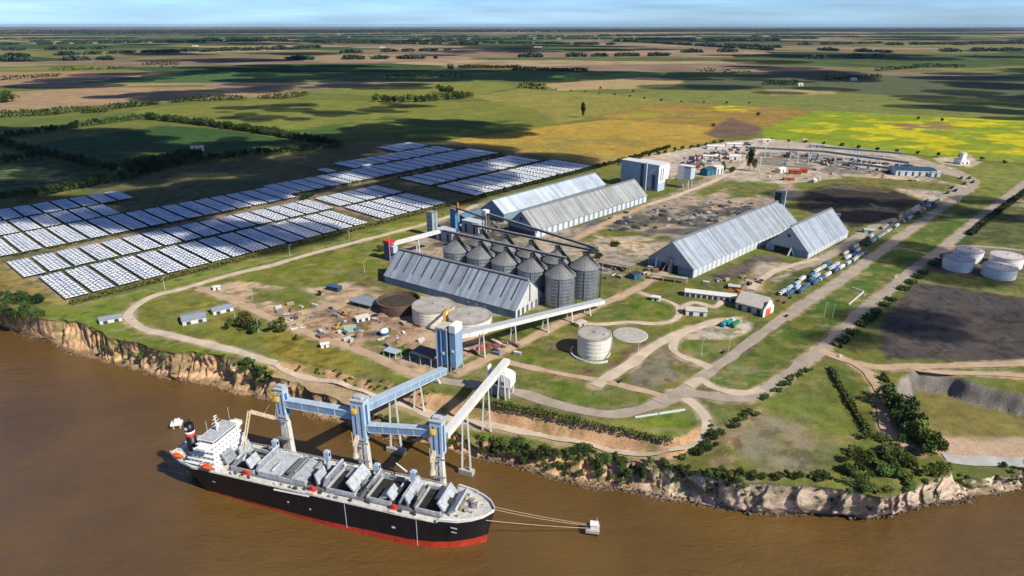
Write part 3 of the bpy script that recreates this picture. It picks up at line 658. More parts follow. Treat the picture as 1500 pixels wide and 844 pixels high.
def shell(levels,name,m,parent,smooth=True):
    mb=MB()
    for s in (-1,1):
        vs=[]; nl=len(levels)
        for t in TS:
            for lf in levels:
                z=lf(t); k=max(0.,min(1.,z/float(zdk(t)))); x,b,_=ring(t,z,k); vs.append((x,s*b,z))
        fs=[]
        for i in range(len(TS)-1):
            for j in range(nl-1):
                q=(i*nl+j,(i+1)*nl+j,(i+1)*nl+j+1,i*nl+j+1); fs.append(q if s<0 else q[::-1])
        mb.add(vs,fs)
    # transom
    vs=[]; 
    for lf in levels:
        z=lf(0.); k=max(0.,min(1.,z/float(zdk(0)))); x,b,_=ring(0,z,k); vs+= [(x,-b,z),(x,b,z)]
    mb.add(vs,[(2*j+1,2*j,2*j+2,2*j+3) for j in range(len(levels)-1)])
    return mb.build(name,m,parent,smooth)
hull=shell([lambda t,f=f: float(zred(t)+(zdk(t)-zred(t))*f) for f in (0,.2,.4,.6,.8,1)],'hull',M_hull,ship)
shell([lambda t: -2.5,lambda t:-.5,lambda t: float(zred(t))*.5,lambda t: float(zred(t))],'boot_topping',M_boot,ship)
mb=MB(); vs=[]
for t in TS: vs+=[(ring(t,0,1)[0],-float(hb(t,1))+.15,float(zdk(t))-.15),(ring(t,0,1)[0],float(hb(t,1))-.15,float(zdk(t))-.15)]
mb.add(vs,[(2*i,2*i+2,2*i+3,2*i+1) for i in range(len(TS)-1)]); mb.build('deck',M_deck,ship)
# bulwark: pale rim round the bow and poop
mb=MB()
for rng_ in ((.868,1.),(0,.13)):
    mb=MB()
    tt=[t for t in np.linspace(rng_[0],rng_[1],26)]
    for s in (-1,1):
        vs=[]
        for t in tt:
            x,b,_=ring(t,0,1); z=float(zdk(t)); vs+=[(x,s*(b+.05),z-.3),(x,s*(b+.12),z+1.3),(x,s*(b-.55),z+1.35),(x,s*(b-.5),z-.1)]
        fs=[(4*i+j,4*i+4+j,4*i+5+j,4*i+1+j) for i in range(len(tt)-1) for j in range(3)]
        mb.add(vs,fs if s<0 else [f[::-1] for f in fs])
    mb.build('bow_bulwark' if rng_[0]>.5 else 'poop_bulwark',M_rail,ship)
# deck edge rails
for s in (-1,1):
    mb=MB()
    for z in (18.55,19.05):
        for a in range(26,166,14): mb.beam((a,s*14.7,z),(a+14,s*14.7,z),.09,.09)
    for a in range(26,168,4): mb.beam((a,s*14.7,17.9),(a,s*14.7,19.1),.09,.09)
    mb.build('guard_rail',M_rail,ship)
# dark strip between the coamings, coamings with open or closed holds
mb=MB(); mb.bx(42,172,-10.6,10.6,17.9,18.12); mb.build('cargo_deck',M_deckd,ship)
holds=[(44,59,False),(62,92,True),(105,122,False),(129,143,False),(157,171,False)]
for a,b,closed in holds:
    mb=MB()
    for (x0,x1,y0,y1) in ((a,b,-9.5,-9),(a,b,9,9.5),(a,a+.5,-9,9),(b-.5,b,-9,9)): mb.bx(x0,x1,y0,y1,18.12,20.4)
    c=mb.build('hatch_coaming',M_cover,ship)
    if not closed: MB().bx(a+.5,b-.5,-9,9,18.2,18.35).build('hold_opening',M_hold,c)
mb=MB(); mb.bx(62,76,-9.6,9.6,20.4,21.3); mb.bx(83.5,92,-9.6,9.6,20.4,21.3)
for x in (66.5,71,87.5): mb.bx(x,x+.3,-9.6,9.6,21.3,21.5)
mb.build('hatch_cover',M_cover,ship)
def panel(x,lean,h=8.2,y0=-8.6,y1=8.6,m=M_cover,z=20.4):
    # folded hatch-cover leaf standing on its edge, leaning along the ship
    l=math.radians(lean); dx=math.sin(l)*h; dz=math.cos(l)*h; t=1.1
    p=[(x,z),(x+dx,z+dz),(x+dx+t*math.cos(l),z+dz-t*math.sin(l)),(x+t*math.cos(l),z-t*math.sin(l)+.01)]
    mb=MB(); vs=[(a,y,c) for y in (y0,y1) for a,c in p]; mb.add(vs,[(0,1,2,3),(7,6,5,4),(0,4,5,1),(1,5,6,2),(2,6,7,3),(3,7,4,0)])
    for yy in np.linspace(y0+1.5,y1-1.5,5):   # stiffeners on the lower face
        mb.beam((x+t*math.cos(l)+.2,yy,z+.2),(x+dx+t*math.cos(l)+.2,yy,z+dz-.6),.35,.35)
    return mb.build('hatch_cover_leaf',m,ship)
for x,l,h,y0,y1 in ((37.9,8,6,-8,-2),(66,62,6,-8,0),(88,58,5.5,1,8.5),(110,70,6,2,8.6),(136,64,6,-8.6,-1),(164,66,6,0,8.6),(40.5,-26,7.5,-8.8,-1),(44.5,30,7.5,-8.6,-1),(43,-12,6.5,0,8.6),(56.5,-30,7,-8.6,0),(60,22,7,-8.8,8.6),(77,68,7.6,-5,8.6),(79.5,75,5,-9,-3),(99.5,-14,7.6,-9,-.5),(102.6,20,7.6,-8.8,8.4),(121,-40,8,-8.6,8.6),(125.5,34,8,-8.8,-.6),(127,18,6,0,8.6),(143.5,-32,6.5,-9,-1),(147.5,26,7,-8.8,8.6),(152.5,-22,6.6,-8.6,8.6),(156,24,7.2,-9,-.4),(172.2,-34,7,-8.6,8.6),(174.4,50,7.2,-8.8,8.6)): panel(x,l,h*.84,y0,y1,m=random.choice((M_cover,M_cover,M_coverd,M_steel)))
mb=MB()
for a,b,y,z in ((42,60,3,20.8),(98,104,9.8,19),(121,128,-4,19.2),(143,150,9.6,19),(150,156,-2,19.2),(106,121,9.8,20.6),(130,142,9.8,20.6)):
    mb=MB(); mb.box(((a+b)/2,y,z),(b-a,.7,.6)); mb.box(((a+b)/2,y*.96,z-.4),((b-a)*.4,1.2,.9)); mb.build('deck_pipe',M_steel,ship)
def crane(x,y,hgt,jib=None):
    mb=MB(); mb.cyl((x,y,18),(x,y,18+hgt*.55),1.3,1.1,12); mb.box((x,y,18+hgt*.78),(3,2.6,hgt*.45)); mb.box((x+.2,y,18+hgt*1.02),(2,1.6,.6))
    c=mb.build('deck_crane',M_lblue,ship)
    MB().bx(x+1.52,x+1.56,y-.8,y+.8,18+hgt*.75,18+hgt*.92).build('cab_window',M_win,c)
    if jib:
        m2=MB(); a=Vector((x,y,18+hgt*.65)); b=Vector(jib); 
        for o in (-.5,.5): m2.beam(a+Vector((0,o,0)),b+Vector((0,o*.3,0)),.5,.7,.3,.4)
        for k in range(1,9): p=a.lerp(b,k/9); m2.beam(p+Vector((0,-.5,0)),p+Vector((0,.5,0)),.2,.2)
        m2.build('jib',M_rail,c)
crane(61,9,11); crane(96,7.5,12); crane(149.5,6,12,(137,10.5,29)); crane(126,9,9)
for x,y in ((32.5,-8.5),(55,-10.5),(98,-11.5),(146,-11.5)):
    mb=MB(); mb.box((x,y,18.6),(3.4,2.4,1.2)); mb.cyl((x-1.2,y,20),(x+1.2,y,20),.9,n=10); mb.box((x,y-.6,20.8),(1.2,1,1.4)); w_=mb.build('winch',M_red,ship)
    m2=MB(); m2.box((x+.2,y-2.2,18.45),(4.2,1.8,.7)); m2.build('winch_bed',M_cream,w_)
# accommodation block
tiers=[(17.5,37,13.5),(19.5,36.6,13.0),(21.5,36.2,12.4),(23.5,35.8,11.6),(25,35.4,10.6)]
for i,(a,b,hw) in enumerate(tiers):
    z=18+2.8*i; mb=MB(); mb.bx(a,b,-hw,hw,z,z+2.62); mb.bx(a-.9,b+.9,-hw-.7,hw+.7,z+2.62,z+2.8); t=mb.build('deckhouse_tier',M_white,ship)
    for y in np.arange(-hw+1.4,hw-1,2.9): MB().bx(b+.005,b+.05,y,y+1.1,z+1.2,z+2.1).build('window',M_win,t)
    for x in np.arange(a+1.5,b-1,3.0):
        for s in (-1,1): MB().bx(x,x+1.1,s*hw-.04,s*hw+.04,z+1.2,z+2.1).build('window',M_win,t)
    for s in (-1,1):
        m3=MB(); m3.beam((a-.8,s*(hw+.6),z+3.8),(b+.8,s*(hw+.6),z+3.8),.08,.08)
        for xx in np.arange(a-.8,b+.9,2.6): m3.beam((xx,s*(hw+.6),z+2.7),(xx,s*(hw+.6),z+3.8),.08,.08)
        m3.build('tier_rail',M_rail,t)
z=32.0; mb=MB(); mb.bx(25.5,35.2,-9.5,9.5,z,z+2.7); mb.bx(26.5,35.4,-15.6,15.6,z-.25,z+.1)
for s in (-1,1): mb.bx(28.5,34.5,s*15.6-.08,s*15.6+.08,z,z+1.3); mb.bx(34.4,34.6,min(s*9.5,s*15.6),max(s*9.5,s*15.6),z,z+1.3)
mb.bx(24.8,36,-10.2,10.2,z+2.7,z+2.95); br=mb.build('bridge',M_white,ship)
m2=MB(); m2.bx(35.2,35.26,-9.2,9.2,z+1.15,z+2.3); m2.bx(27,34.6,-9.56,-9.5,z+1.15,z+2.3); m2.bx(27,34.6,9.5,9.56,z+1.15,z+2.3); m2.build('bridge_windows',M_win,br)
MB().bx(25.2,35.6,-9.8,9.8,z+2.95,z+3.05).build('bridge_roof',M_cover,br)
mb=MB(); mb.cyl((30,0,35),(30,0,45),.45,.25,8); mb.beam((30,-3,41),(30,3,41),.25,.25); mb.beam((30,-1.8,43),(30,1.8,43),.3,.35); mb.box((30.6,0,39),(1.6,2.6,.3)); mb.box((30.2,0,44.6),(.5,2.4,.35)); mb.beam((28,-5,35),(28,-5,44),.16,.16); mb.beam((33.5,7,35),(33.5,7,47),.13,.13); mb.cyl((27,4,35),(27,4,37.2),.8,n=10)
mb.build('radar_mast',M_rail,ship)
# funnel in front of the poop
mb=MB(); mb.lathe([(2.9,18),(2.7,31.5)],16,(14.2,-4)); fn=mb.build('funnel',M_hull,ship,True)
MB().lathe([(2.72,31.5),(2.62,33.4)],16,(14.2,-4)).build('funnel_band',M_red,fn,True); MB().lathe([(2.62,33.4),(2.6,34.6)],16,(14.2,-4)).build('funnel_band',M_white,fn,True)
mb=MB(); mb.lathe([(2.6,34.6),(2.5,39)],16,(14.2,-4)); mb.cyl((13.6,-4.6,39),(13.3,-4.6,41),.5,n=8); mb.cyl((14.8,-3.4,39),(14.5,-3.4,41.5),.6,n=8); mb.build('funnel_top',M_hull,fn,True)
mb=MB(); mb.box((14.2,-5.9,37.6),(1.3,1.5,.1)); mb.cyl((14.2,-6.4,36.8),(14.2,-6.65,36.8),1.0,n=12); mb.build('funnel_emblem',M_white,fn)
# poop gear, forecastle gear
mb=MB(); mb.bx(3,6,-4,4,18.4,19.6); mb.bx(4,8,5,9,18.4,20.2); mb.cyl((4.5,-7,19),(7.5,-7,19),.8,n=10); mb.cyl((15.5,11,20.5),(15.5,11,24),.25); mb.bx(38,40,-6,-2,18,21); mb.build('poop_gear',M_rail,ship)
mb=MB(); mb.bx(177,180,-3.5,3.5,19.8,21.8); mb.cyl((182,-4,20.5),(184,-2.8,20.5),1.1,n=10); mb.cyl((182,4,20.5),(184,2.8,20.5),1.1,n=10); mb.box((185.8,.6,20.7),(2.8,2.4,1.8),.3)
for x,y in ((176,-9),(176,9),(186,-4),(186.5,4),(180,-8.5),(180,8.5)): mb.cyl((x,y,19.7),(x,y,20.9),.45,n=8)
mb.build('windlass',M_steel,ship)
mb=MB(); mb.cyl((188,0,20),(188,0,32),.22,.12,6); mb.beam((188,-1.2,29),(188,1.2,29),.15,.15); mb.build('foremast',M_rail,ship)
mb=MB(); mb.box((180,-2,20.1),(5,4,.2)); mb.box((183,5,20.3),(2.5,2.5,.6)); mb.box((178.5,5.8,20.3),(2,1.6,.8)); mb.build('forecastle_gear',mat('ochre_deck',(.36,.28,.14),.85,var=.3),ship)
# pale draught marks and pilot ladder lines on the near side
mb=MB()
for x,zc,w_,h_ in ((33,10,2.2,1.),(83,9,1.,1.),(97,8,.9,1.),(146,9,2.,1.2),(178,15.5,3.5,.8),(178,12.5,3,.6)):
    t=x/SL; k=zc/18; b=float(hb(t,k**1.2))+.06; mb.bx(x,x+w_,-b-.05,-b,zc,zc+h_)
for x in (119,160): 
    b=float(hb(x/SL,1.))+.1; mb.bx(x,x+.35,-b-.05,-b,1.5,17.5)
mb.build('hull_marks',M_rail,ship)
mb=MB(); mb.beam((76,-15.3,16.6),(98,-15.3,17.4),.9,.5); mb.build('gangway',M_rail,ship)
def lifeboat(x,y,label,rz=0):
    M=Matrix.Rotation(SHIPR,4,'Z'); p=M@Vector((x,y,0)); t=thing('lifeboat',label,'lifeboat',(S0[0]+p.x,S0[1]+p.y,20.2),SHIPR+rz,'lifeboats on the ship')
    mb=MB(); prof=[]
    vs=[]; n=9
    for i in range(n):
        u=i/(n-1)*2-1; wd=1.45*(1-abs(u)**2.5)+.08
        for a in range(7): th=math.pi*(a/6); vs.append((u*4.2,-math.cos(th)*wd,-math.sin(th)*1.3*(1-abs(u)**3*.6)+1.3))
    mb.add(vs,[(i*7+j,i*7+j+1,(i+1)*7+j+1,(i+1)*7+j) for i in range(n-1) for j in range(6)]); mb.build('boat_hull',M_orange,t,True)
    m2=MB(); vs=[]
    for i in range(n):
        u=i/(n-1)*2-1; wd=1.4*(1-abs(u)**2.5)+.06
        for a in range(7): th=math.pi*(a/6); vs.append((u*4.,-math.cos(th)*wd,math.sin(th)*1.25*(1-abs(u)**3)+1.32))
    m2.add(vs,[(i*7+j+1,i*7+j,(i+1)*7+j,(i+1)*7+j+1) for i in range(n-1) for j in range(6)]); m2.build('canopy',M_orange,t,True)
    MB().bx(-1.2,1.2,-.5,.5,2.55,3.0).build('hatch',M_orange,t)
    m4=MB()
    for xx in (-2.6,2.6): m4.beam((xx,1.9,-2.2),(xx,1.9,3.6),.3,.3); m4.beam((xx,1.9,3.6),(xx,-.4,4.0),.3,.3)
    m4.build('davit',M_rail,t)
lifeboat(9.5,-11.6,'orange lifeboat at the stern corner below the black funnel')
lifeboat(33,-15.3,'orange lifeboat hung beside the forward end of the white deckhouse')
# mooring dolphin ahead of the bow, with lines, and the small float astern
dx,dy=G(868,780,0)
t=thing('mooring_dolphin','white cabin on a concrete mooring dolphin out in the river ahead of the bow','mooring dolphin',(dx,dy,0),R(-10))
mb=MB(); mb.box((0,0,2.6),(7.2,6.2,1.6)); mb.build('platform',M_conc,t)
for x,y in ((-2.5,-2),(2.5,-2),(2.5,2),(-2.5,2)): MB().cyl((x,y,-3),(x,y,1.8),.5,n=10).build('pile',M_dgrey,t)
mb=MB(); mb.bx(-1.2,2.6,-1.6,1.8,3.4,5.9); mb.bx(-1.5,2.9,-1.9,2.1,5.9,6.15); mb.build('cabin',M_white,t)
mb=MB(); mb.cyl((-2.6,-1.5,3.4),(-2.6,-1.5,4.5),.4); mb.cyl((-2.6,1.5,3.4),(-2.6,1.5,4.5),.4); mb.build('bollard',M_dgrey,t)
MB().cyl((2,1,6),(2,1,9.5),.1).build('light_pole',M_rail,t)
Ms=Matrix.Rotation(SHIPR,4,'Z')
def shipw(x,y,z): p=Ms@Vector((x,y,0)); return Vector((S0[0]+p.x,S0[1]+p.y,z))
def rope(a,b,sag,name,label,r=.16):
    pts=[]
    for i in range(13):
        u=i/12; p=a.lerp(b,u); p.z-=sag*4*u*(1-u); pts.append(tuple(p))
    o=MB().tube(pts,r,5).build(name,M_rope); return tag(o,label,'rope','mooring lines from the bow')
dp=Vector((dx-2.5,dy,4.1))
rope(shipw(189,3,20.6),dp+Vector((0,1.5,0)),.8,'mooring_line','upper of the two close lines from the starboard bow to the white dolphin')
rope(shipw(190,1.5,20.4),dp+Vector((0,.6,0)),1.2,'mooring_line','lower of the two close lines from the bow tip to the white dolphin')
rope(shipw(183,-8.7,20),dp+Vector((0,-1.4,0)),.8,'mooring_line','front line leaving the near bow rail and reaching the white dolphin',.2)
fx,fy=G(260,626,0)
t=thing('mooring_dolphin','small white beacon platform on piles standing in the river behind the stern','mooring dolphin',(fx,fy,0),R(15))
MB().box((0,0,3.2),(7,5,1.4)).build('platform',M_white,t)
for x,y in ((-2,-1.5),(2,-1.5),(2,1.5),(-2,1.5)): MB().cyl((x,y,-3),(x,y,2.5),.45,n=8).build('pile',M_cream,t)
MB().box((.6,.3,4.9),(3.4,2.6,2.)).build('cabin',M_white,t); MB().cyl((1.8,0,5.8),(1.8,0,7.5),.12).build('light_pole',M_rail,t)
# ------------------------------------------------------------------ ship loaders, galleries, piers
M_leg=mat('white_steel',(.70,.70,.67),.5,var=.12,streak=.3,rust=((.25,.17,.11),.64,.5))
def loader(name,label,x,y,top,blue_to,hw=4.2,kind=0):
    t=thing('ship_loader',label,'ship loader',(x,y,0),SHIPR,'ship loader towers beside the ship')
    mb=MB(); mb.box((0,0,2.2),(16,14,2.4)); mb.build('pier_base',M_conc,t)
    for px,py in ((-6,-5),(6,-5),(6,5),(-6,5)): MB().cyl((px,py,-4),(px,py,1),1.,n=10).build('pile',M_conc,t)
    w0,w1=hw*1.05,hw*.95
    for s in (-1,1):
        mb=MB(); mb.beam((s*w0*.55,0,3.4),(s*w1*.45,0,blue_to),2.6,3.8,2.0,3.2); mb.build('leg',M_leg,t)
    mb=MB(); 
    for k in range(5):
        z0=6+(blue_to-10)*k/5; z1=6+(blue_to-10)*(k+1)/5; mb.beam((-w0*.4,-1.8,z0),(w0*.4,-1.8,z1),.35,.35); mb.beam((w0*.4,1.8,z0),(-w0*.4,1.8,z1),.35,.35)
    mb.build('bracing',M_leg,t)
    mb=MB(); mb.bx(-hw,hw,-hw*.85,hw*.85,blue_to,top-1); mb.bx(-hw-.5,-hw,-.9,.9,blue_to-9,top-3); h=mb.build('head_house',M_lblue,t)
    mb=MB(); 
    for xx in (-hw*.55,hw*.35): mb.bx(xx,xx+1.0,-hw*.85-.05,-hw*.85-.01,blue_to+2,top-4)
    mb.bx(hw+.01,hw+.05,-1.4,.8,blue_to+2,top-4); mb.build('louvres',M_dblue,h)
    mb=MB(); mb.prism([(-hw-.5,-hw*.85-.5),(hw+.5,-hw*.85-.5),(hw+.5,hw*.85+.5),(-hw-.5,hw*.85+.5)],top-1,top-.4); mb.box((0,0,top+.3),(hw*1.3,hw,1.4)); mb.build('roof',M_cover,h)
    # platforms and hoist
    for z in (blue_to-1,(blue_to+3)*.55): 
        mb=MB(); mb.bx(-hw-1.5,hw+1.5,-hw-1.2,-hw*.9,z,z+.25)
        for xx in np.arange(-hw-1.4,hw+1.5,1.4): mb.beam((xx,-hw-1.1,z),(xx,-hw-1.1,z+1.1),.08,.08)
        mb.beam((-hw-1.4,-hw-1.1,z+1.1),(hw+1.4,-hw-1.1,z+1.1),.08,.08)
        mb.build('platform',M_steel,t)
    mb=MB(); mb.box((-hw*.4,-hw*.85-.9,top-7),(2.4,1.8,2.6)); mb.cyl((-hw*.4,-hw*.85-1.9,top-7),(-hw*.4,-hw*.85-2.4,top-7),.9,n=10); mb.build('hoist',M_yellow,t)
    # telescopic loading chute on the ship side
    mb=MB()
    if kind==0:
        mb.cyl((-hw*.4,-hw-2.5,blue_to-2),(-hw*.4,-hw-3,24),1.25,1.0,10); mb.lathe([(2,23),(1.2,26)],12,(-hw*.4,-hw-3)); mb.beam((-hw*.4,-hw*.6,blue_to+3),(-hw*.4,-hw-3,blue_to-2),2.2,2.2,1.8,1.8)
        mb.beam((-hw*.9,-hw-1.6,blue_to+6),(-hw*.5,-hw-3.4,25),.3,.3)
    mb.build('chute',M_cream,t) if mb.v else None
    return t
def twr(u,v,vt):
    x,y=G(u,v,12.); return x,y,Zat(x,y,vt)
T1x,T1y,T1z=twr(424,656,566); T2x,T2y,T2z=twr(536,683,582); T3x,T3y,T3z=twr(645,708,612)
t1=loader('t1','ship loader tower nearest the stern, with yellow cap and long cream luffing boom',T1x,T1y,T1z,35,3.0,kind=1)
t2=loader('t2','middle ship loader tower where three blue galleries meet',T2x,T2y,T2z,32,3.9)
t3=loader('t3','ship loader tower nearest the bow, fed by the white inclined gallery',T3x,T3y,T3z,32,3.4)
# cream boom of the stern tower: reaches over the deck and bends down to a chute
mb=MB()
a=Vector((-2,-2,33)); b=Vector((-17,-9,40)); c=Vector((-12,-25,22))
for o in (-.8,.8):
    mb.beam(a+Vector((0,o,0)),b+Vector((0,o,0)),.6,1.1); mb.beam(b+Vector((o,0,0)),c+Vector((o*.8,0,0)),.5,.8)
for k in range(1,10):
    p=a.lerp(b,k/10); mb.beam(p+Vector((0,-.8,0)),p+Vector((0,.8,0)),.25,.25); p=b.lerp(c,k/10); mb.beam(p+Vector((-.8,0,0)),p+Vector((.8,0,0)),.25,.25)
mb.build('boom',M_cream,t1)
mb=MB(); mb.cyl(c,c-Vector((-.5,.8,3.5)),1.3,1.0,10); mb.box(c+Vector((0,0,.5)),(3,2.4,2)); mb.build('chute',M_lblue,t1)
mb=MB(); mb.tube([(-3,-1,T1z-5),(-10,-5,37.5)],.14); mb.tube([(-3,-1,T1z-5),(-4,-3,34.5)],.14); mb.build('stay',M_cream,t1)
mb=MB(); mb.box((-3.4,-1.5,T1z-4.2),(3.6,3,2.2)); mb.build('winch_house',M_yellow,t1)
def gallery(name,label,p0,p1,w_,h_,m,roofm,legs=(),group='conveyor galleries',legm=M_leg):
    p0=Vector(p0);p1=Vector(p1); base=Vector((p0.x,p0.y,0)); t=thing('conveyor_gallery',label,'conveyor',base,0,group)
    a=p0-base; b=p1-base
    MB().beam(a,b,w_,h_).build('gallery_shell',m,t)
    d=(b-a).normalized(); r=d.cross(Vector((0,0,1))).normalized(); u=r.cross(d)
    mb=MB(); mb.beam(a+u*(h_/2+.12),b+u*(h_/2+.12),w_+.5,.2); mb.build('gallery_roof',roofm,t)
    n=max(2,int((b-a).length/9)); mb=MB()
    for k in range(n+1):
        p=a.lerp(b,k/n)
        for s in (-1,1): mb.beam(p+r*s*(w_/2+.06)-u*h_/2,p+r*s*(w_/2+.06)+u*h_/2,.25,.12)
    for s in (-1,1):
        for k in (-.5,.5): mb.beam(a+r*s*(w_/2+.08)+u*h_*k*.96,b+r*s*(w_/2+.08)+u*h_*k*.96,.16,.3)
    mb.build('frame_ribs',legm,t)
    for f,zb in legs:
        p=a.lerp(b,f); mb=MB(); zt=p.z-h_/2
        for s in (-1,1): mb.beam((p.x+r.x*s*w_*.75,p.y+r.y*s*w_*.75,zb),(p.x+r.x*s*w_*.4,p.y+r.y*s*w_*.4,zt),1.1,1.3,.8,.9)
        k=max(2,int((zt-zb)/6))
        for i in range(k):
            za=zb+(zt-zb)*i/k; zc=zb+(zt-zb)*(i+1)/k; mb.beam((p.x-r.x*w_*.6,p.y-r.y*w_*.6,za),(p.x+r.x*w_*.5,p.y+r.y*w_*.5,zc),.3,.3)
        mb.build('trestle',legm,t)
        if zb<5: MB().box((p.x,p.y,1.5),(w_*2.4,4,3.4),math.atan2(r.y,r.x)).build('pier_footing',M_conc,t)
    return t
z1=Zat(T1x,T1y,588); z2=Zat(T2x,T2y,608)
ux,uy=math.cos(SHIPR),math.sin(SHIPR)
gallery('g12','blue gallery spanning from the stern loader to the middle loader',(T1x+ux*4,T1y+uy*4,z1),(T2x-ux*4.4,T2y-uy*4.4,z2),4.4,4.6,M_blue,M_lblue)
z2b=Zat(T2x,T2y,624); z3=Zat(T3x,T3y,634)
gallery('g23','blue gallery spanning from the middle loader to the bow loader',(T2x+ux*4.8,T2y+uy*4.8,z2b),(T3x-ux*4,T3y-uy*4,z3),4.2,4.2,M_blue,M_lblue)
btx,bty=-44,413
zb=Zat(btx-6,bty-8,543)
zt2=Zat(T2x,T2y,602)
gallery('g2b','wide blue gallery climbing from the middle loader inland to the blue tower',(T2x+1.5,T2y+4.2,zt2),(btx-4,bty-8,zb),5.2,4.4,M_blue,mat('blue_roof',(.42,.53,.64),.45,var=.1,streak=.1),[(.3,2),(.62,12),(.86,22)])
whx,why=G(736,577)
zw=Zat(whx+2,why,530); zt3=Zat(T3x,T3y,641)
gallery('g3w','white inclined gallery climbing from the bow loader to the white hopper building',(T3x+3.6,T3y+2.5,zt3),(whx+3,why+1,zw),3.8,3.4,M_leg,mat('pale_roof',(.62,.62,.62),.5,var=.1),[(.28,2),(.62,12.5),(.9,22)])

rr_=random.Random(44)
for i in range(46):     # deck lockers, vents, winch drums and loose gear between the hatches
    x=rr_.uniform(39,172); y=rr_.choice((rr_.uniform(-13.2,-10.8),rr_.uniform(10.6,13.4),rr_.uniform(10.6,13.4))); mb=MB()
    if rr_.random()<.4: mb.cyl((x,y,18),(x,y,18+rr_.uniform(1,2.6)),rr_.uniform(.4,.9),n=10)
    else: mb.box((x,y,18+.7),(rr_.uniform(.8,2.6),rr_.uniform(.7,1.8),rr_.uniform(.9,1.8)),rr_.uniform(-.1,.1))
    mb.build('deck_fitting',rr_.choice((M_dgrey,M_steel,M_cover,M_rail,M_steel,M_dgrey)),ship)
for x in (60.5,93.5,104,124,144,152,173):
    mb=MB(); mb.bx(x-.8,x+.8,-8,8,18.1,19.6); mb.bx(x-1.2,x+1.2,-3,1,19.6,22.4); mb.build('cross_deck_house',rr_.choice((M_steel,M_dgrey,M_cover)),ship)
# ------------------------------------------------------------------ warehouses
M_roofA=mat('galvanised_roof',(.35,.405,.47),.42,metal=.15,var=.14,scale=.12,streak=.15,rib=(0,3.2),ribamt=.3,rust=((.30,.27,.24),.64,.5))
M_roofB=mat('weathered_roof',(.31,.335,.345),.5,metal=.1,var=.2,scale=.04,rib=(0,2.4),ribamt=.32,rust=((.30,.25,.2),.62,.5))
M_roofC=mat('bright_roof',(.50,.59,.70),.4,metal=.2,var=.3,scale=.02,rib=(0,6.),ribamt=.22)
M_wall=mat('sheet_wall',(.40,.45,.50),.5,var=.12,scale=.15,streak=.2,rib=(0,1.5),ribamt=.08)
M_wallb=mat('blue_sheet_wall',(.20,.30,.40),.5,var=.15,scale=.15,streak=.2,rib=(0,1.5),ribamt=.08)
M_panel=mat('pale_wall_panel',(.62,.66,.70),.55,var=.1,streak=.2)
M_tile=mat('pale_shed_roof',(.47,.44,.40),.7,var=.12,scale=.3)
def shed(name,label,cat_,a,b,c,ridge,eave,wm,rm_,Wd=None,Ld=None,side=1,bays=0,ribs=0,group=None,z0=GZ,over=.8,vents=0,door=None):
    """a,b: ends of the visible gable base, c: far end of the visible long wall"""
    A=Vector(G(*a,z0));B_=Vector(G(*b,z0));C_=Vector(G(*c,z0)); d=(C_-B_); L=Ld or d.length; d.normalize()
    n=Vector((-d.y,d.x)); s=1 if (A-B_).dot(n)>0 else -1; W=Wd or abs((A-B_).dot(n))
    t=thing(name,label,cat_,(B_.x,B_.y,z0),math.atan2(d.y,d.x),group)
    y0,y1=(0,W*s) if s>0 else (W*s,0); ym=(y0+y1)/2
    mb=MB(); mb.add([(0,y0,0),(L,y0,0),(L,y1,0),(0,y1,0),(0,y0,eave),(L,y0,eave),(L,y1,eave),(0,y1,eave),(0,ym,ridge),(L,ym,ridge)],[(0,1,5,4),(2,3,7,6),(3,0,4,8,7),(1,2,6,9,5)])
    mb.build('wall',wm,t)
    k=(ridge-eave)/(W/2); e=over; mb=MB(); th=.25
    za=eave-k*e
    pr=[(y0-e,za+.06),(ym,ridge+.06),(y1+e,za+.06),(y1+e,za+.06+th),(ym,ridge+.06+th*1.4),(y0-e,za+.06+th)]
    mb.add([(x,y,z) for x in (-e,L+e) for y,z in pr],[(0,1,4,5),(1,2,3,4),(11,10,7,6),(10,9,8,7),(0,6,7,1),(1,7,8,2),(2,8,9,3),(3,9,10,4),(4,10,11,5),(5,11,6,0)])
    rf=mb.build('roof',rm_,t)
    if ridge>14:
        mb=MB(); mb.bx(1,L-1,ym-1.3,ym+1.3,ridge+.2,ridge+1.3); mb.build('ridge_gallery',M_steel,rf)
    f=y0 if s>0 else y1   # the long wall that starts at b
    o=-1 if s>0 else 1
    if bays:
        for i in range(bays):
            x=L*(i+.5)/bays; wd=L/bays*.62; y=f+o*.10
            mb=MB(); mb.bx(x-wd/2,x+wd/2,min(f,y),max(f,y),.2,eave*.86); mb.build('wall_panel',M_panel,t)
    if ribs:
        rise=ridge-eave; mb=None
        for i in range(ribs):
            x=L*(i+.75)/(ribs+.5); mb=MB()
            p=lambda u: (x,f+(ym-f)*u,eave+rise*u+.45)
            mb.beam(p(.26),p(.97),1.15,.4); mb.build('roof_vent_strip',M_dgrey,rf)
    return t,L,W,y0,y1,ym,f,o
M_gab=mat('gable_sheet',(.50,.55,.58),.5,var=.1,scale=.2,streak=.2)
t,L,W,y0,y1,ym,f,o=shed('warehouse','long warehouse with thirteen dark roof strips between the silos and the round tanks','warehouse',(813,451),(755,467),(564,414),27,7.5,M_wallb,M_roofA,Wd=44,ribs=13,group='storage sheds')
mb=MB(); mb.add([(-.04,y0+.1,.05),(-.04,y1-.1,.05),(-.04,y1-.1,7.4),(-.04,ym,26.8),(-.04,y0+.1,7.4)],[(4,3,2,1,0)]); mb.build('gable_wall',mat('sunlit_gable',(.58,.60,.62),.5,var=.1,scale=.2,streak=.2,rust=((.35,.28,.2),.64,.4)),t)  # overlay sheet; the gable's sunlit paleness is put into its colour
mb=MB()
for i in range(6):
    y=y0+W*(i+.7)/6.4; mb.bx(-.25,-.05,y-1.6,y+1.6,.1,6.2)
mb.build('gable_doors',M_dgrey,t)
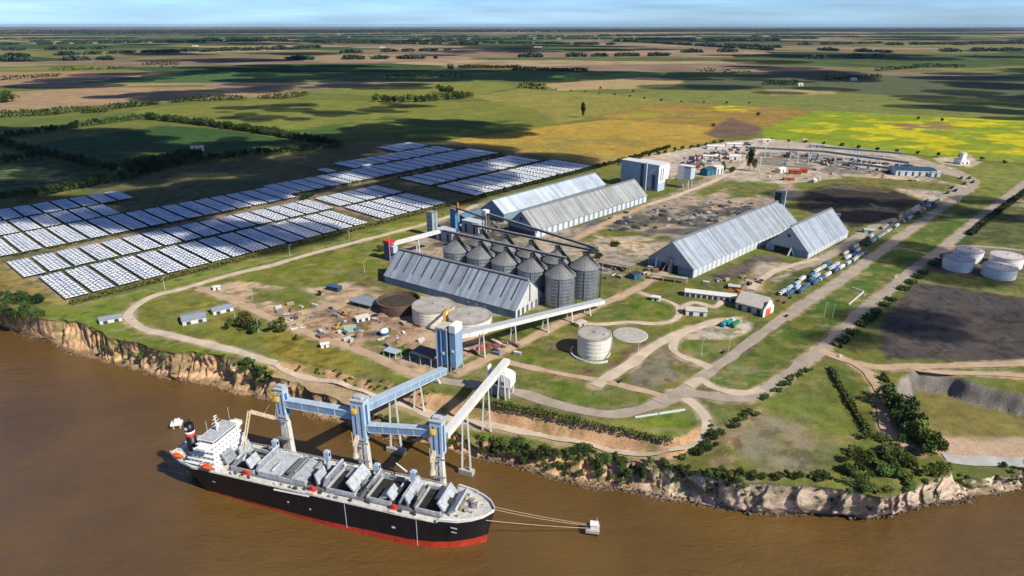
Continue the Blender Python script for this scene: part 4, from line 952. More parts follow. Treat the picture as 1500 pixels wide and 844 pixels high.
mb=MB()
for i in range(8): 
    y=y0+W*i/7; mb.bx(-.5,-.1,y-.25,y+.25,0,8)
mb.build('gable_posts',M_panel,t); MB().bx(-.3,-.05,ym-.7,ym+.7,8,24).build('gable_ladder',M_dgrey,t)
mb=MB()
for i in range(3): mb.bx(L*.2+i*9,L*.2+i*9+3,f,f+o*.1,3,4.4)
mb.build('windows',M_panel,t)
t,L,W,y0,y1,ym,f,o=shed('warehouse','long grey warehouse with weathered roof and pale wall panels in front of the bright-roofed one','warehouse',(748,337),(784,349.5),(947,296),28,9.5,M_wallb,M_roofB,bays=23,group='storage sheds')
MB().bx(-.2,-.05,ym-2,ym+2,17,21).build('gable_vent',M_dgrey,t); mb=MB(); mb.bx(-.15,-.05,y0+2,y1-2,.2,7); mb.build('gable_screen',M_dgrey,t)
shed('warehouse','bright blue-white roofed warehouse behind the long grey one','warehouse',(714,315),(738,326),(886,281),25,11,M_wallb,M_roofC,group='storage sheds')
t,L,W,y0,y1,ym,f,o=shed('warehouse','steep pale-roofed warehouse, longer of the pair beside the avenue','warehouse',(942,392),(1014.6,408),(1166,337),31,9.5,M_wall,M_roofA,bays=26,group='storage sheds')
mb=MB(); mb.bx(-.3,-.06,y0+1,y1-1,.1,8.5); g_=mb.build('gable_base',M_wallb,t); mb=MB(); mb.bx(-.5,-.32,ym-9,ym+10,.1,8); mb.build('gable_opening',M_hold,g_)
mb=MB(); mb.bx(-3,-.4,ym-3,ym+1,0,14); mb.beam((-5,ym+6,0),(-1,ym,16),1,1); mb.build('gable_elevator',M_steel,t)
mb=MB(); mb.bx(L-4,L+4,ym-4,ym+4,20,41); mb.bx(L-4.6,L+4.6,ym-4.6,ym+4.6,41,42); mb.build('head_house',mat('dark_green_sheet',(.02,.05,.05),.5),t)
mb=MB(); mb.beam((L+4.5,ym-5,0),(L+4.5,ym-5,44),1.2,1.2); mb.build('head_house_post',M_panel,t)
t,L,W,y0,y1,ym,f,o=shed('warehouse','short steep warehouse nearest the avenue, beside the longer pale one','warehouse',(1118,367),(1182.6,379.5),(1241,348),30,7,M_wall,M_roofA,bays=13,group='storage sheds')
mb=MB(); mb.bx(-.3,-.06,y0+1,y1-1,.1,7.5); g_=mb.build('gable_base',M_wallb,t); mb=MB(); mb.bx(-.5,-.32,ym-6,ym+14,.1,7); mb.build('gable_opening',M_hold,g_)
mb=MB(); mb.bx(-.35,-.06,ym-1.5,ym+1.5,19,22); mb.build('gable_vent',M_dgrey,t)
mb=MB(); mb.beam((-6,ym-4,0),(-1.5,ym-5,9),1.2,1.2); mb.beam((-1.5,ym-5,9),(-1,ym-9,0),1,1); mb.build('gable_chute',M_panel,t)
# ------------------------------------------------------------------ grain silos
M_galv=mat('galvanised_silo',(.24,.27,.31),.4,metal=.4,var=.2,scale=.25,streak=.3)
M_galvr=mat('galvanised_cone',(.22,.23,.24),.5,metal=.3,var=.18,scale=.2)
def silo_parts(t,r,he,hr):
    prof=[]; n=9
    for i in range(n):
        z=he*i/n; prof+=[(r,z),(r,z+he/n*.93),(r+.06,z+he/n*.96)]
    prof+=[(r,he)]
    MB().lathe(prof,36,cap=False).build('silo_wall',M_galv,t,True)
    mb=MB(); mb.lathe([(r+.5,he-.3),(r+.5,he),(1.6,hr-1.2),(1.6,hr)],24); c=mb.build('silo_cone',M_galvr,t)
    mb=MB()
    for i in range(24):
        a=2*math.pi*(i+.5)/24; mb.beam((math.cos(a)*(r+.2),math.sin(a)*(r+.2),he+.25),(math.cos(a)*1.8,math.sin(a)*1.8,hr-1.0),.25,.3)
    mb.build('cone_ribs',M_galvr,c)
    mb=MB(); a=R(-20); ca,sa=math.cos(a),math.sin(a)
    mb.beam((ca*(r+2),sa*(r+2),he-3),(ca*.5,sa*.5,hr+3.2),1.8,1.0)
    mb.beam((ca*(r+1.5),sa*(r+1.5),0),(ca*(r+1.5),sa*(r+1.5),he),.9,1.1); mb.build('chute',M_dgrey,t)
    mb=MB(); mb.bx(-2.2,2.2,-2.2,2.2,hr+.1,hr+2.6); mb.build('head_box',M_dgrey,t)
    mb=MB(); a=R(-95); ca,sa=math.cos(a),math.sin(a); mb.beam((ca*(r+.5),sa*(r+.5),0),(ca*(r+.5),sa*(r+.5),he),.5,.5); mb.build('ladder',M_steel,t)
P0=Vector(G(669,363.5,51)); P4=Vector(G(821,400,51)); BACK=Vector(G(857,388,51))-P4
SR=13.2
row=[]
names=['nearest the bright tower end','second','middle','fourth','nearest']
fl=['front row silo farthest left, beside the sloping white gallery','front row silo, second from the left end of the row','front row silo in the middle, behind the warehouse ridge','front row silo, second from the tank end','nearest and largest-looking silo, fully seen beside the warehouse gable']
bl=['rear row silo farthest left, mostly hidden by the front row','rear row silo, second from the left end','rear row silo in the middle','rear row silo, second from the right end','rear row silo at the right end, lit beside the rail lane']
first=None
for r_ in range(2):
    for i in range(5):
        p=P0.lerp(P4,i/4)+(BACK*r_)
        if first is None:
            first=thing('grain_silo',fl[0],'silo',(p.x,p.y,GZ),0,'galvanised grain silos'); silo_parts(first,SR,28,38.5)
        else: dup(first,loc=(p.x,p.y,GZ),label=(fl if r_==0 else bl)[i])
def truss(name,label,p0,p1,w_,h_,legs=(),m=M_dgrey):
    return gallery(name,label,p0,p1,w_,h_,m,M_steel,legs,legm=M_steel)
zt=GZ+43.5
d_=(P4-P0).normalized(); e_=BACK.normalized()
truss('tr','dark conveyor bridge along the front row of silo tops',(P0.x-d_.x*16,P0.y-d_.y*16,zt),(P4.x+d_.x*5,P4.y+d_.y*5,zt),2.2,1.6)
q0=P0+BACK; q4=P4+BACK
truss('tr','dark conveyor bridge along the rear row of silo tops',(q0.x-d_.x*12,q0.y-d_.y*12,zt+.6),(q4.x+d_.x*8,q4.y+d_.y*8,zt+.6),2.2,1.6)
hx,hy=G(712,372)
t=thing('elevator_tower','tall slim bucket elevator tower with white cap rising behind the silos','tower',(hx,hy,GZ),R(-38))
for xx,yy in ((-2.5,-2.5),(2.5,-2.5),(2.5,2.5),(-2.5,2.5)): MB().beam((xx,yy,0),(xx,yy,44),.5,.5).build('post',M_steel,t)
mb=MB()
for k in range(9):
    z=k*4.8
    for (a,b) in (((-2.5,-2.5),(2.5,-2.5)),((2.5,-2.5),(2.5,2.5)),((2.5,2.5),(-2.5,2.5)),((-2.5,2.5),(-2.5,-2.5))): mb.beam((*a,z),(*b,z+4.8),.25,.25); mb.beam((*a,z),(*b,z),.25,.25)
mb.build('bracing',M_steel,t); mb=MB(); mb.bx(-3,3,-3,3,43.5,48.5); mb.bx(-.9,-.2,-.5,.5,0,44); mb.bx(.2,.9,-.5,.5,0,44); mb.build('elevator_head',M_white,t)
truss('tr','long dark conveyor sloping from the elevator tower over the rear silos',(hx,hy,GZ+45),(q4.x+d_.x*10,q4.y+d_.y*10,zt+3.2),2.0,1.6,[(.5,GZ+42)])
truss('tr','short dark conveyor linking elevator tower and the grey process towers',(hx,hy,GZ+40),(*G(662,330),GZ+24),2.0,1.6)
# ------------------------------------------------------------------ tanks
M_tank=mat('white_tank',(.74,.71,.64),.55,var=.1,scale=.2,streak=.25,rust=((.36,.26,.17),.63,.5))
M_troof=mat('tank_roof',(.36,.345,.32),.8,var=.25,scale=.12)
M_tdark=mat('dark_tank',(.075,.05,.035),.7,var=.35,scale=.3,streak=.3)
def tank(label,x,y,r,h,cone=.05,wm=M_tank,rm_=M_troof,group='round storage tanks',extra=True,z0=GZ):
    t=thing('storage_tank',label,'tank',(x,y,z0),R(-60),group)
    prof=[]
    n=5
    for i in range(n): prof+=[(r,h*i/n),(r,h*(i+.95)/n),(r+.025,h*(i+.97)/n)]
    MB().lathe(prof+[(r,h)],48,cap=False).build('tank_wall',wm,t,True)
    mb=MB(); mb.lathe([(r+.25,h-.35),(r+.25,h+.05),(r*.5,h+r*cone*.55),(.6,h+r*cone)],48); rf=mb.build('tank_roof',rm_,t)
    mb=MB()
    for k in range(12):
        a0,a1=2*math.pi*k/12,2*math.pi*(k+1)/12
        for zz in (.6,1.1): mb.beam((math.cos(a0)*r,math.sin(a0)*r,h+zz),(math.cos(a1)*r,math.sin(a1)*r,h+zz),.09,.09)
        mb.beam((math.cos(a0)*r,math.sin(a0)*r,h),(math.cos(a0)*r,math.sin(a0)*r,h+1.1),.1,.1)
    mb.build('roof_rail',M_steel,rf)
    mb=MB(); mb.cyl((0,0,h+r*cone),(0,0,h+r*cone+1),.7,n=10); mb.cyl((r*.5,r*.3,h+.4),(r*.5,r*.3,h+1.6),.5,n=8); mb.build('roof_hatches',M_steel,rf)
    if extra:
        pts=[]
        for k in range(15):
            a=k/14*1.5; pts.append((math.cos(a)*(r+.6),math.sin(a)*(r+.6),h*k/14))
        mb=MB()
        for a_,b_ in zip(pts[:-1],pts[1:]): mb.beam(a_,b_,.9,.3)
        mb.build('spiral_stair',M_steel,t)
    return t
tank('white round tank with grey roof, left of the two beside the warehouse',-65.2,497,17.5,13)
tank('low round tank with grey roof behind the blue tower',-33.9,481,17.4,11)
tk=tank('tall white tank standing alone in a grassy bund beside the round slab',61.2,437.4,12.4,16)
tr_=[(1.,'front left'),(1,'')]
tl=['white tank of the right-hand cluster, front left one beside the highway','white tank of the right-hand cluster, rear left one','white tank of the right-hand cluster, front right one','white tank of the right-hand cluster, rear right one']
M_tankw=mat('white_tank_clean',(.80,.80,.80),.5,var=.05,streak=.12); M_troofw=mat('pale_tank_roof',(.50,.47,.46),.7,var=.15)
for (u0,u1,vt,vb),lb in zip(((1380.6,1419.3,378,399),(1397,1433.5,366,385),(1438,1481,390,410),(1449,1491,374,394)),tl):
    um=(u0+u1)/2; x,y=G(um,vb); r0=13.
    for _ in range(4):
        k=r0/math.hypot(x,y); cx,cy=x*(1+k),y*(1+k); d=cy*CP-(GZ-CAMH)*SP; r0=(u1-u0)/2*d/F
    tank(lb,cx,cy,r0,Zat(cx,cy,vt)-GZ,.08,M_tankw,M_troofw,'cluster of four white tanks',False)
# open dark tank half built
x,y=-97.7,520; t=thing('open_tank','dark rusty open tank shell with dirt inside, left of the white round tanks','tank',(x,y,GZ))
mb=MB(); mb.lathe([(18.6,0),(18.6,8.5),(18.1,8.5),(18.1,.5)],40,cap=False); mb.build('tank_wall',M_tdark,t,True); MB().lathe([(18.05,5.2),(9,6.2),(.5,6.4)],32).build('fill',mat('dark_fill',(.05,.042,.03),.95,var=.4,bump=.2),t)
mb=MB(); mb.lathe([(18.9,8.0),(18.9,8.8),(18.0,8.8),(18.0,8.0)],40,cap=False); mb.build('rim',mat('rust',(.20,.09,.05),.8,var=.3),t)
x,y=G(923.5,491); tt=thing('tank_slab','round bare concrete slab beside the tall white tank','slab',(x,y,GZ)); MB().lathe([(13,0),(13,.7),(0.1,.9)],40).build('slab',M_conc,tt); MB().lathe([(13.6,0),(13.6,.45),(13.02,.45)],40,cap=False).build('kerb',M_panel,tt)
mb=MB()
for k in range(20):
    a0,a1=R(150)+R(150)*k/20,R(150)+R(150)*(k+1)/20; mb.beam((61+17*math.cos(a0),437+17*math.sin(a0),GZ+.8),(61+17*math.cos(a1),437+17*math.sin(a1),GZ+.8),.6,1.6)
tag(mb.build('bund_wall',M_panel),'low curved white bund wall at the foot of the tall white tank','wall')
# ------------------------------------------------------------------ blue loading tower
x,y=btx,bty; h=34
t=thing('loading_tower','tall blue tower of two bins where the river galleries meet','tower',(x,y,GZ),R(-27))
mb=MB(); mb.bx(-7.5,1,-5,5,5,h-2); b1=mb.build('bin_block',M_blue,t)
mb=MB(); mb.bx(-6.3,-4.2,-5.1,-5.02,6,h-4); mb.bx(-3.2,-1.2,-5.1,-5.02,6,h-4); mb.build('recesses',M_dblue,b1)
mb=MB()
for xx in (-7.5,-3.7,1): mb.bx(xx-.35,xx+.35,-5.3,-4.9,0,h-2)
for yy in (5,): mb.bx(-7.8,-7.1,yy-.3,yy+.3,0,h-2)
mb.build('frame',M_lblue,t)
MB().bx(-8,1.5,-5.5,5.5,h-2,h-.6).build('roof_slab',M_tile,b1)
mb=MB(); mb.bx(1.2,3.0,-3.2,3.5,0,h+1); mb.build('lift_shaft',M_dgrey,t)
mb=MB(); mb.bx(3.2,7.8,-4.6,4.6,4,h-3); b2=mb.build('bin_block',M_blue,t); MB().bx(3,8,-4.9,4.9,h-3,h+2.5).build('head_house',M_white,b2)
mb=MB()
for xx in (3.2,7.8):
    for yy in (-4.4,4.4): mb.bx(xx-.4,xx+.4,yy-.4,yy+.4,0,4)
mb.build('leg',M_conc,t)
MB().bx(-7,1,-4.6,4.6,.2,5).build('base',M_steel,t); MB().box((-2,-5.3,14),(1.6,.5,2)).build('cab',M_white,t); MB().box((5.5,-4.9,17),(1.8,.5,1.6)).build('cab',M_white,t)
zg=Zat(btx+6,bty+4,492)
ex,ey=G(882,452)
gallery('gs','long white gallery on tall legs from the blue tower to the silo lane',(btx+5.5,bty+4,zg),(ex,ey,GZ+7),5.2,3.2,M_leg,mat('gallery_lid',(.40,.44,.5),.5,var=.1),[(.14,GZ),(.34,GZ),(.56,GZ),(.74,GZ),(.88,GZ)])
# yellow pipe bridge beside the blue tower
px_,py_=G(652,490); mb=MB(); mb.beam((px_,py_,GZ+18),(px_+2,py_+18,GZ+15),1.6,1.6); mb.beam((px_,py_,GZ),(px_,py_,GZ+18),1.8,1.8); mb.beam((px_+2,py_+18,GZ),(px_+2,py_+18,GZ+15),.8,.8)
tag(mb.build('pipe_bridge',M_yellow),'yellow angled pipe bridge between the blue tower and the white round tank','pipe bridge')
# blue canopy with dark roof next to the tower
def canopy_shed(label,u,v,L,W,h,rz,rm_,pm,name='open_shed',n=3,wall=None):
    x,y=G(u,v); t=thing(name,label,'shed',(x,y,GZ),rz)
    mb=MB(); mb.bx(-L/2,L/2,-W/2,W/2,h,h+.5); mb.build('roof',rm_,t)
    for i in range(n):
        for s in (-1,1): MB().bx(-L/2+.4+(L-.8)*i/(n-1)-.2,-L/2+.4+(L-.8)*i/(n-1)+.2,s*(W/2-.4)-.2,s*(W/2-.4)+.2,0,h).build('post',pm,t)
    if wall: MB().bx(-L/2+.3,L/2-.3,W/2-.7,W/2-.3,0,h).build('wall',wall,t)
    return t
canopy_shed('open shed with dark blue roof on pale posts, left of the blue tower',624,529,20,14,7,R(-30),mat('navy_roof',(.03,.045,.075),.5,var=.2),M_lblue)
canopy_shed('small pale blue roofed shelter on the oval lawn',575,521,12,7,4,R(-30),mat('pale_blue_roof',(.35,.43,.52),.5,var=.1),M_white)
# white hopper house
t=thing('hopper_house','white hopper building on legs at the head of the white inclined gallery','hopper',(whx,why,GZ),R(-20))
for xx,yy in ((-6,-4),(6,-4),(6,4),(-6,4)): MB().beam((xx,yy,0),(xx,yy,9),1.2,1.2).build('leg',M_leg,t)
mb=MB(); mb.bx(-7.5,7.5,-5,5,8,14); mb.build('body',M_white,t)
mb=MB(); n=10; vs=[]
for i in range(n+1):
    a=math.pi*i/n; vs.append((math.cos(a)*7.5,14+math.sin(a)*3.2))
mb.add([(x_,-5,z_) for x_,z_ in vs]+[(x_,5,z_) for x_,z_ in vs],[tuple(range(n+1)),tuple(range(2*n+1,n,-1))]+[(i,n+1+i,n+2+i,i+1) for i in range(n)]); mb.build('arched_roof',M_white,t)
mb=MB(); mb.bx(-4.5,4.5,-4.6,4.6,1,8); mb.build('hopper',M_steel,t); mb=MB(); mb.bx(-3,-.6,-5.1,-5.02,9.5,12); mb.bx(1,3.4,-5.1,-5.02,9.5,12); mb.build('windows',M_win,t)
mb=MB(); mb.beam((-7.5,0,10),(-9.5,0,20),.6,8,.6,5); mb.build('wind_board',M_white,t)
# ------------------------------------------------------------------ process towers left of the silos
def tower(label,u,v,sx_,sy_,h,rz,wm,name='process_tower',capm=M_steel,cap=1.,cat_='tower'):
    x,y=G(u,v); t=thing(name,label,cat_,(x,y,GZ),rz); mb=MB(); mb.bx(-sx_/2,sx_/2,-sy_/2,sy_/2,0,h); b=mb.build('wall',wm,t)
    MB().bx(-sx_/2-.3,sx_/2+.3,-sy_/2-.3,sy_/2+.3,h,h+cap).build('roof',capm,t)
    mb=MB()
    for k in range(max(2,int(h/5))):
        z=2+k*5; 
        if z+2<h: mb.bx(-sx_*.3,-sx_*.1,-sy_/2-.05,-sy_/2-.01,z,z+1.8); mb.bx(sx_*.1,sx_*.3,-sy_/2-.05,-sy_/2-.01,z,z+1.8)
    mb.build('windows',M_win,b)
    mb=MB(); mb.bx(sx_/2,sx_/2+.8,-.5,.5,0,h+2); mb.build('pipe',M_steel,t)
    return t
tower('slender grey-blue process tower at the far left of the silo yard',634,345,9,9,28,R(-38),mat('grey_blue_sheet',(.30,.36,.44),.5,streak=.2))
t=tower('deep blue process tower behind the sloping white gallery',667,337,8,8,26,R(-38),mat('bright_blue_sheet',(.06,.26,.50),.5,streak=.15))
MB().bx(4.2,5.8,-1,1,20,34).build('stack',mat('orange_stack',(.6,.15,.06),.6),t)
t=tower('blue bin with a red cap and orange mast beside the warehouse end',572,380,9,8,18,R(-38),M_dblue,name='intake_bin',capm=M_red,cap=3,cat_='bin')
MB().bx(4.0,4.8,-4.9,-4.1,0,28).build('mast',mat('orange_mast',(.7,.16,.04),.6),t); MB().bx(5,9,-3,3,9,16).build('side_bin',M_lblue,t)
ax,ay=G(577,380); bx_,by_=G(645,366); gallery('gw','white sloping gallery from the red-capped blue bin up to the silo yard',(ax,ay,GZ+17),(bx_,by_,GZ+21),5,2.6,M_leg,mat('white_lid',(.74,.74,.72),.5),[(.52,GZ)])
def block(label,u,v,sx_,sy_,h,rz,wm,rm_,ridge=0,name='utility_building',doors=2,cat_='building',ww=True,group=None,z0=GZ):
    x,y=G(u,v,z0); t=thing(name,label,cat_,(x,y,z0),rz,group); a,b=sx_/2,sy_/2
    mb=MB(); mb.add([(-a,-b,0),(a,-b,0),(a,b,0),(-a,b,0),(-a,-b,h),(a,-b,h),(a,b,h),(-a,b,h),(-a,0,h+ridge),(a,0,h+ridge)],[(0,1,5,4),(2,3,7,6),(3,0,4,8,7),(1,2,6,9,5),(4,5,9,8),(6,7,8,9)] if ridge else [(0,1,5,4),(2,3,7,6),(3,0,4,7),(1,2,6,5),(4,5,6,7)])
    if not ridge: mb.v=mb.v[:8]
    mb.build('wall',wm,t)
    e=.5; k=ridge/b; pr=[(-b-e,h-k*e+.05),(0,h+ridge+.05),(b+e,h-k*e+.05),(b+e,h-k*e+.3),(0,h+ridge+.32),(-b-e,h-k*e+.3)]
    mb=MB(); mb.add([(x_,y_,z_) for x_ in (-a-e,a+e) for y_,z_ in pr],[(0,1,4,5),(1,2,3,4),(11,10,7,6),(10,9,8,7),(0,6,7,1),(1,7,8,2),(2,8,9,3),(3,9,10,4),(4,10,11,5),(5,11,6,0)]); mb.build('roof',rm_,t)
    for i in range(doors):
        xx=-a+sx_*(i+.5)/doors; MB().bx(xx-min(1.6,sx_*.12),xx+min(1.6,sx_*.12),-b-.08,-b-.01,.05,h*.75).build('door',M_dgrey,t)
    if ww:
        mb=MB(); n=max(1,int(sy_/4))
        for i in range(n): yy=-b+sy_*(i+.5)/n; mb.bx(a+.01,a+.07,yy-.7,yy+.7,h*.4,h*.75)
        mb.build('windows',M_win,t)
    return t
block('pale blue flat-roofed annex under the conveyors, left of the silos',656,352,24,12,13,R(-38),M_wall,mat('lt_roof',(.45,.52,.58),.5))
block('pale blue flat-roofed annex under the elevator tower',694,340,26,13,14,R(-38),M_wall,MATS['lt_roof'])
block('low dark machinery shed behind the process towers',690,322,36,22,7,R(48),M_dgrey,mat('bluish_roof',(.10,.20,.32),.5,var=.2),3)
# ------------------------------------------------------------------ bright tall building at the head of the yard
t=thing('mill_building','tall white and blue mill building with a flat roof behind the grey warehouse','mill',(*G(963,281),GZ),R(46))
H_=38; LX,LY=42,66
mb=MB(); mb.bx(0,LX*.45,0,LY,12,H_); mb.bx(LX*.45+.01,LX,8,LY-10,12,H_-3); mb.build('upper_walls',M_white,t)
mb=MB(); mb.bx(.3,LX*.45-.3,.3,LY-.3,0,11.98); mb.build('lower_wall',M_lblue,t)
for yy in (10,24,38,52):
    MB().bx(LX-2,LX-.6,yy,yy+1.4,0,12).build('leg',M_panel,t)
mb=MB(); mb.bx(-.4,-.02,.2,LY,12,H_); mb.build('blue_face',mat('mill_blue',(.36,.45,.56),.5,var=.15,streak=.2),t)
mb=MB(); mb.bx(-.6,-.42,26,31,3,H_-1); mb.build('dark_bay',mat('bay_blue',(.03,.08,.17),.5),t); mb=MB(); mb.bx(-.6,-.42,5,11,2,H_-14); mb.build('dark_bay',MATS['bay_blue'],t)
mb=MB(); mb.bx(-1,LX*.45+1,-1,LY+1,H_,H_+1); mb.build('roof',mat('mill_roof',(.60,.62,.66),.5,var=.06),t); mb=MB(); mb.bx(LX*.45+1.01,LX+.6,7.4,LY-9.4,H_-2.98,H_-2.2); mb.build('roof',MATS['mill_roof'],t)
for xx in (5,10.5): MB().bx(xx,xx+2,-.14,-.02,15,H_-5).build('window_strip',M_dgrey,t)
for xx in (22,28): MB().bx(xx,xx+2.4,7.86,7.98,15,H_-7).build('window_strip',M_dgrey,t)
mb=MB(); mb.beam((-5,18,0),(-5,18,H_+4),1.4,1.4); mb.beam((-5,18,H_-16),(-.8,4,H_-4),.9,.9); mb.build('elevator_frame',M_panel,t)
t=thing('hopper_bin','pale blue and white bins on legs at the side of the mill building','bin',(*G(1003,275),GZ),R(47))
for xx,yy in ((-5,-8),(5,-8),(5,8),(-5,8),(-5,0),(5,0)): MB().beam((xx,yy,0),(xx,yy,14),1,1).build('leg',M_panel,t)
mb=MB(); mb.bx(-6.5,6.5,0,11,13,33); mb.build('bin_block',M_white,t); mb=MB(); mb.bx(-6.5,6.5,-11,-.05,15,31); mb.build('bin_block',M_lblue,t); mb=MB(); mb.bx(-7,7,-11.5,11.5,33,33.8); mb.build('roof',M_panel,t)
# ------------------------------------------------------------------ smaller buildings
block('grey barn with a big pale roof, white stepped gable and red door by the avenue',1104,452,24,22,6.5,R(-40),M_tile,M_tile,7,'barn',3)
bx0,by0=G(1124,461); tt=thing('entrance_wall','white gabled front wall with a red panel at the end of the barn','wall',(bx0,by0,GZ),R(42))
mb=MB(); mb.prism([(-9,0),(9,0),(9,6),(4,10),(0,14),(-4,10),(-9,6)],0,.6); o_=mb.build('gable_wall',M_white,tt); o_.rotation_euler=(R(90),0,0); o_.location=(0,0,0)
MB().bx(-5,3,-.9,-.62,.1,6).build('red_panel',mat('red_panel',(.62,.10,.07),.6,var=.1),tt); MB().bx(-5,3,-.9,-.62,6.1,8).build('beige_panel',M_cream,tt)
block('long low white building with a row of dark openings beside the barn',1040,436,44,9,4.5,R(-18),M_panel,mat('white_roof',(.62,.60,.57),.6,var=.1),1.6,doors=9)
block('small white house with a brown roof beside the garden path',1019,460,17,9,4.5,R(-10),M_white,M_tile,1.8,'house',2,'house')
block('tiny white hut on the rim of the round lawn',961,440,7,5,3.6,R(-25),M_white,mat('white_roof2',(.6,.6,.58),.6),1,'hut',1,'hut')
block('small grey-blue roofed shed alone on the cliff-top grass',163,470,16,9,3.4,R(30),M_panel,mat('slate_roof',(.24,.28,.32),.6,var=.12),1.2,'hut',2,'hut')
block('wide grey-blue roofed shed beside the river road loop',284,469,18,16,3.8,R(30),M_panel,MATS['slate_roof'],1.4,'hut',2,'hut')
block('grey-roofed shed behind the wide one, near the dirt track',325,456,16,10,3.6,R(38),M_panel,MATS['slate_roof'],1.3,'hut',2,'hut')
block('dark blue roofed long shed at the far end of the avenue',1335,255,62,34,9,R(-8),M_panel,mat('teal_roof',(.02,.07,.12),.55,var=.15),2,doors=6)
block('white flat annex beside the dark blue roofed shed',1367,258,14,16,8,R(-8),M_panel,MATS['white_roof'],doors=1)
block('pale house with a teal lean-to below the mill building',1048,254,20,16,12,R(40),M_panel,MATS['white_roof'],1,'house',2,'house')
block('teal sheet-clad shed leaning against the pale house',1036,256,22,14,9,R(40),mat('teal_sheet',(.03,.16,.22),.6),MATS['teal_roof'],4,doors=1)
# white kiosk on the far pad
t=thing('control_house','white tower house on a pale pad at the far bend of the avenue','house',(*G(1408,240),GZ),R(10)); mb=MB(); mb.bx(-9,9,-8,8,0,7); mb.build('wall',M_white,t); mb=MB(); mb.bx(-4,4,-4,4,7,19); mb.build('tower_wall',M_white,t); mb=MB(); mb.bx(-4.4,4.4,-4.4,4.4,19,19.6); mb.bx(-9.4,9.4,-8.4,-4.05,7.02,7.4); mb.build('roof',M_panel,t); mb=MB(); mb.bx(-6,-3,-8.1,-8.02,1,4); mb.bx(2,6,-8.1,-8.02,1,4); mb.build('windows',M_win,t)
# ------------------------------------------------------------------ far conveyor plant
for lb,a,b,zl,zh,lg in (('long grey conveyor bridge across the far yard, left section',(1090,226),(1205,235),10,13,(.1,.35,.6,.85)),('long grey conveyor bridge across the far yard, right section',(1205,235),(1330,247),13,7,(.15,.4,.65,.9)),('low grey conveyor running behind the far conveyor bridge',(1200,222),(1320,232),6,6,(.2,.5,.8)),('short grey conveyor running down beside the far lorry park',(1240,246),(1300,252),6,4,(.3,.7))):
    p=G(*a); q=G(*b); gallery('g',lb,(*p,GZ+zl+3),(*q,GZ+zh+3),4.5,3.4,mat('plant_grey',(.20,.22,.25),.55,var=.2),mat('plant_lid',(.30,.33,.36),.5,var=.2),[(f_,GZ) for f_ in lg],legm=M_panel)
for i,(u,v,h,lb) in enumerate(((1120,232,26,'slim pale gantry mast at the left end of the far conveyor bridge'),(1082,240,30,'slim white mast behind the tall dark tree'),(1168,238,18,'pale portal mast in the middle of the far yard'),(1183,242,18,'pale portal mast right of the yard centre'),(1112,252,24,'pale mast in front of the tall dark tree'))):
    x,y=G(u,v); t=thing('gantry_mast',lb,'mast',(x,y,GZ)); MB().beam((0,0,0),(0,0,h),1.1,1.1,.7,.7).build('pole',M_panel,t); MB().box((0,0,h),(5,1.5,.8)).build('head_frame',M_panel,t); MB().beam((0,0,h*.6),(4,0,h),.3,.3).build('stay',M_panel,t)
red_sp=[('rust red machine shed in the far yard',1164,255,18,9,6,(.30,.06,.03)),('rust red hopper shed right of the machine shed',1177,253,10,8,6,(.33,.07,.04)),('brick red stockpile shelter at the yard edge',1155,264,16,8,4,(.36,.14,.08)),('white tarpaulin shed with green base in the far yard',1143,252,18,10,6,(.66,.68,.62)),('small white shed by the stockpile ramp',1192,267,9,6,4,(.65,.62,.58)),('brown roofed hut left of the far conveyor bridge',1018,245,16,8,5,(.18,.10,.07)),('grey shed along the back fence of the far yard',1196,216,26,8,5,(.3,.3,.3)),('pale pink hut on the back fence of the far yard',1178,209,8,6,6,(.5,.33,.28)),('white office near the road junction at the back',1124,208,22,8,5,(.7,.68,.62)),('grey lean-to along the far lorry park',1262,237,30,10,5,(.28,.29,.31)),('long white lorry shed in the far yard',1270,246,44,8,5,(.6,.6,.58)),('low white store in the left parking yard',1040,232,26,12,5,(.6,.6,.62)),('low white store left of the mast in the parking yard',1076,234,20,9,7,(.68,.68,.66)),('white-roofed store at the left parking yard edge',1048,218,34,14,6,(.64,.65,.68)),('long white-roofed store behind the parked lorries',1075,214,30,10,5,(.7,.7,.7)),('grey hut on the stockpile field edge',1222,318,12,7,4,(.4,.4,.4)),('green-grey hut beside the avenue crossing',1272,341,12,8,4,(.3,.38,.34))]
for lb,u,v,a,b,h,c in red_sp:
    block(lb,u,v,a,b,h,R(random.choice((-8,40,-10))),mat('w_%d_%d'%(int(c[0]*100),int(c[2]*100)),c,.7,var=.15),mat('r_%d_%d'%(int(c[0]*100),int(c[1]*100)),tuple(min(.8,k*1.1) for k in c),.65,var=.15),h*.25,doors=1,ww=False,name='yard_shed',cat_='shed')
# construction corner odds and ends
block('small dark blue container shed in the dirt yard',490,425,13,6,4,R(-25),mat('navy_sheet',(.03,.06,.14),.5),mat('navy_sheet2',(.05,.09,.20),.5),doors=2,name='site_cabin',cat_='cabin',ww=False)
block('white site cabin in the middle of the dirt yard',531,469,11,6,3.4,R(30),M_white,MATS['white_roof'],doors=2,name='site_cabin',cat_='cabin')
block('tiny white cabin on the grass below the dirt track',476,508,6,4,3,R(20),M_white,MATS['white_roof'],.6,'hut',1,'hut')
block('tiny white cabin beside the upper end of the dirt track',318,424,6,4,3,R(20),M_white,MATS['white_roof'],.6,'hut',1,'hut')
canopy_shed('grey-blue flat roof on posts beside the dark open tank',536,446,24,16,3.5,R(-30),mat('greyblue_roof',(.20,.25,.30),.5,var=.15),M_steel)
canopy_shed('grey flat-roofed loading shelter by the long warehouse gable',905,393,30,10,6,R(-30),mat('shelter_roof',(.30,.26,.24),.7,var=.2),M_panel,n=4)
canopy_shed('long low conveyor shelter running below the pale warehouse',980,412,34,5,5,R(-22),mat('shelter_roof2',(.36,.33,.30),.7,var=.2),M_panel,n=4)
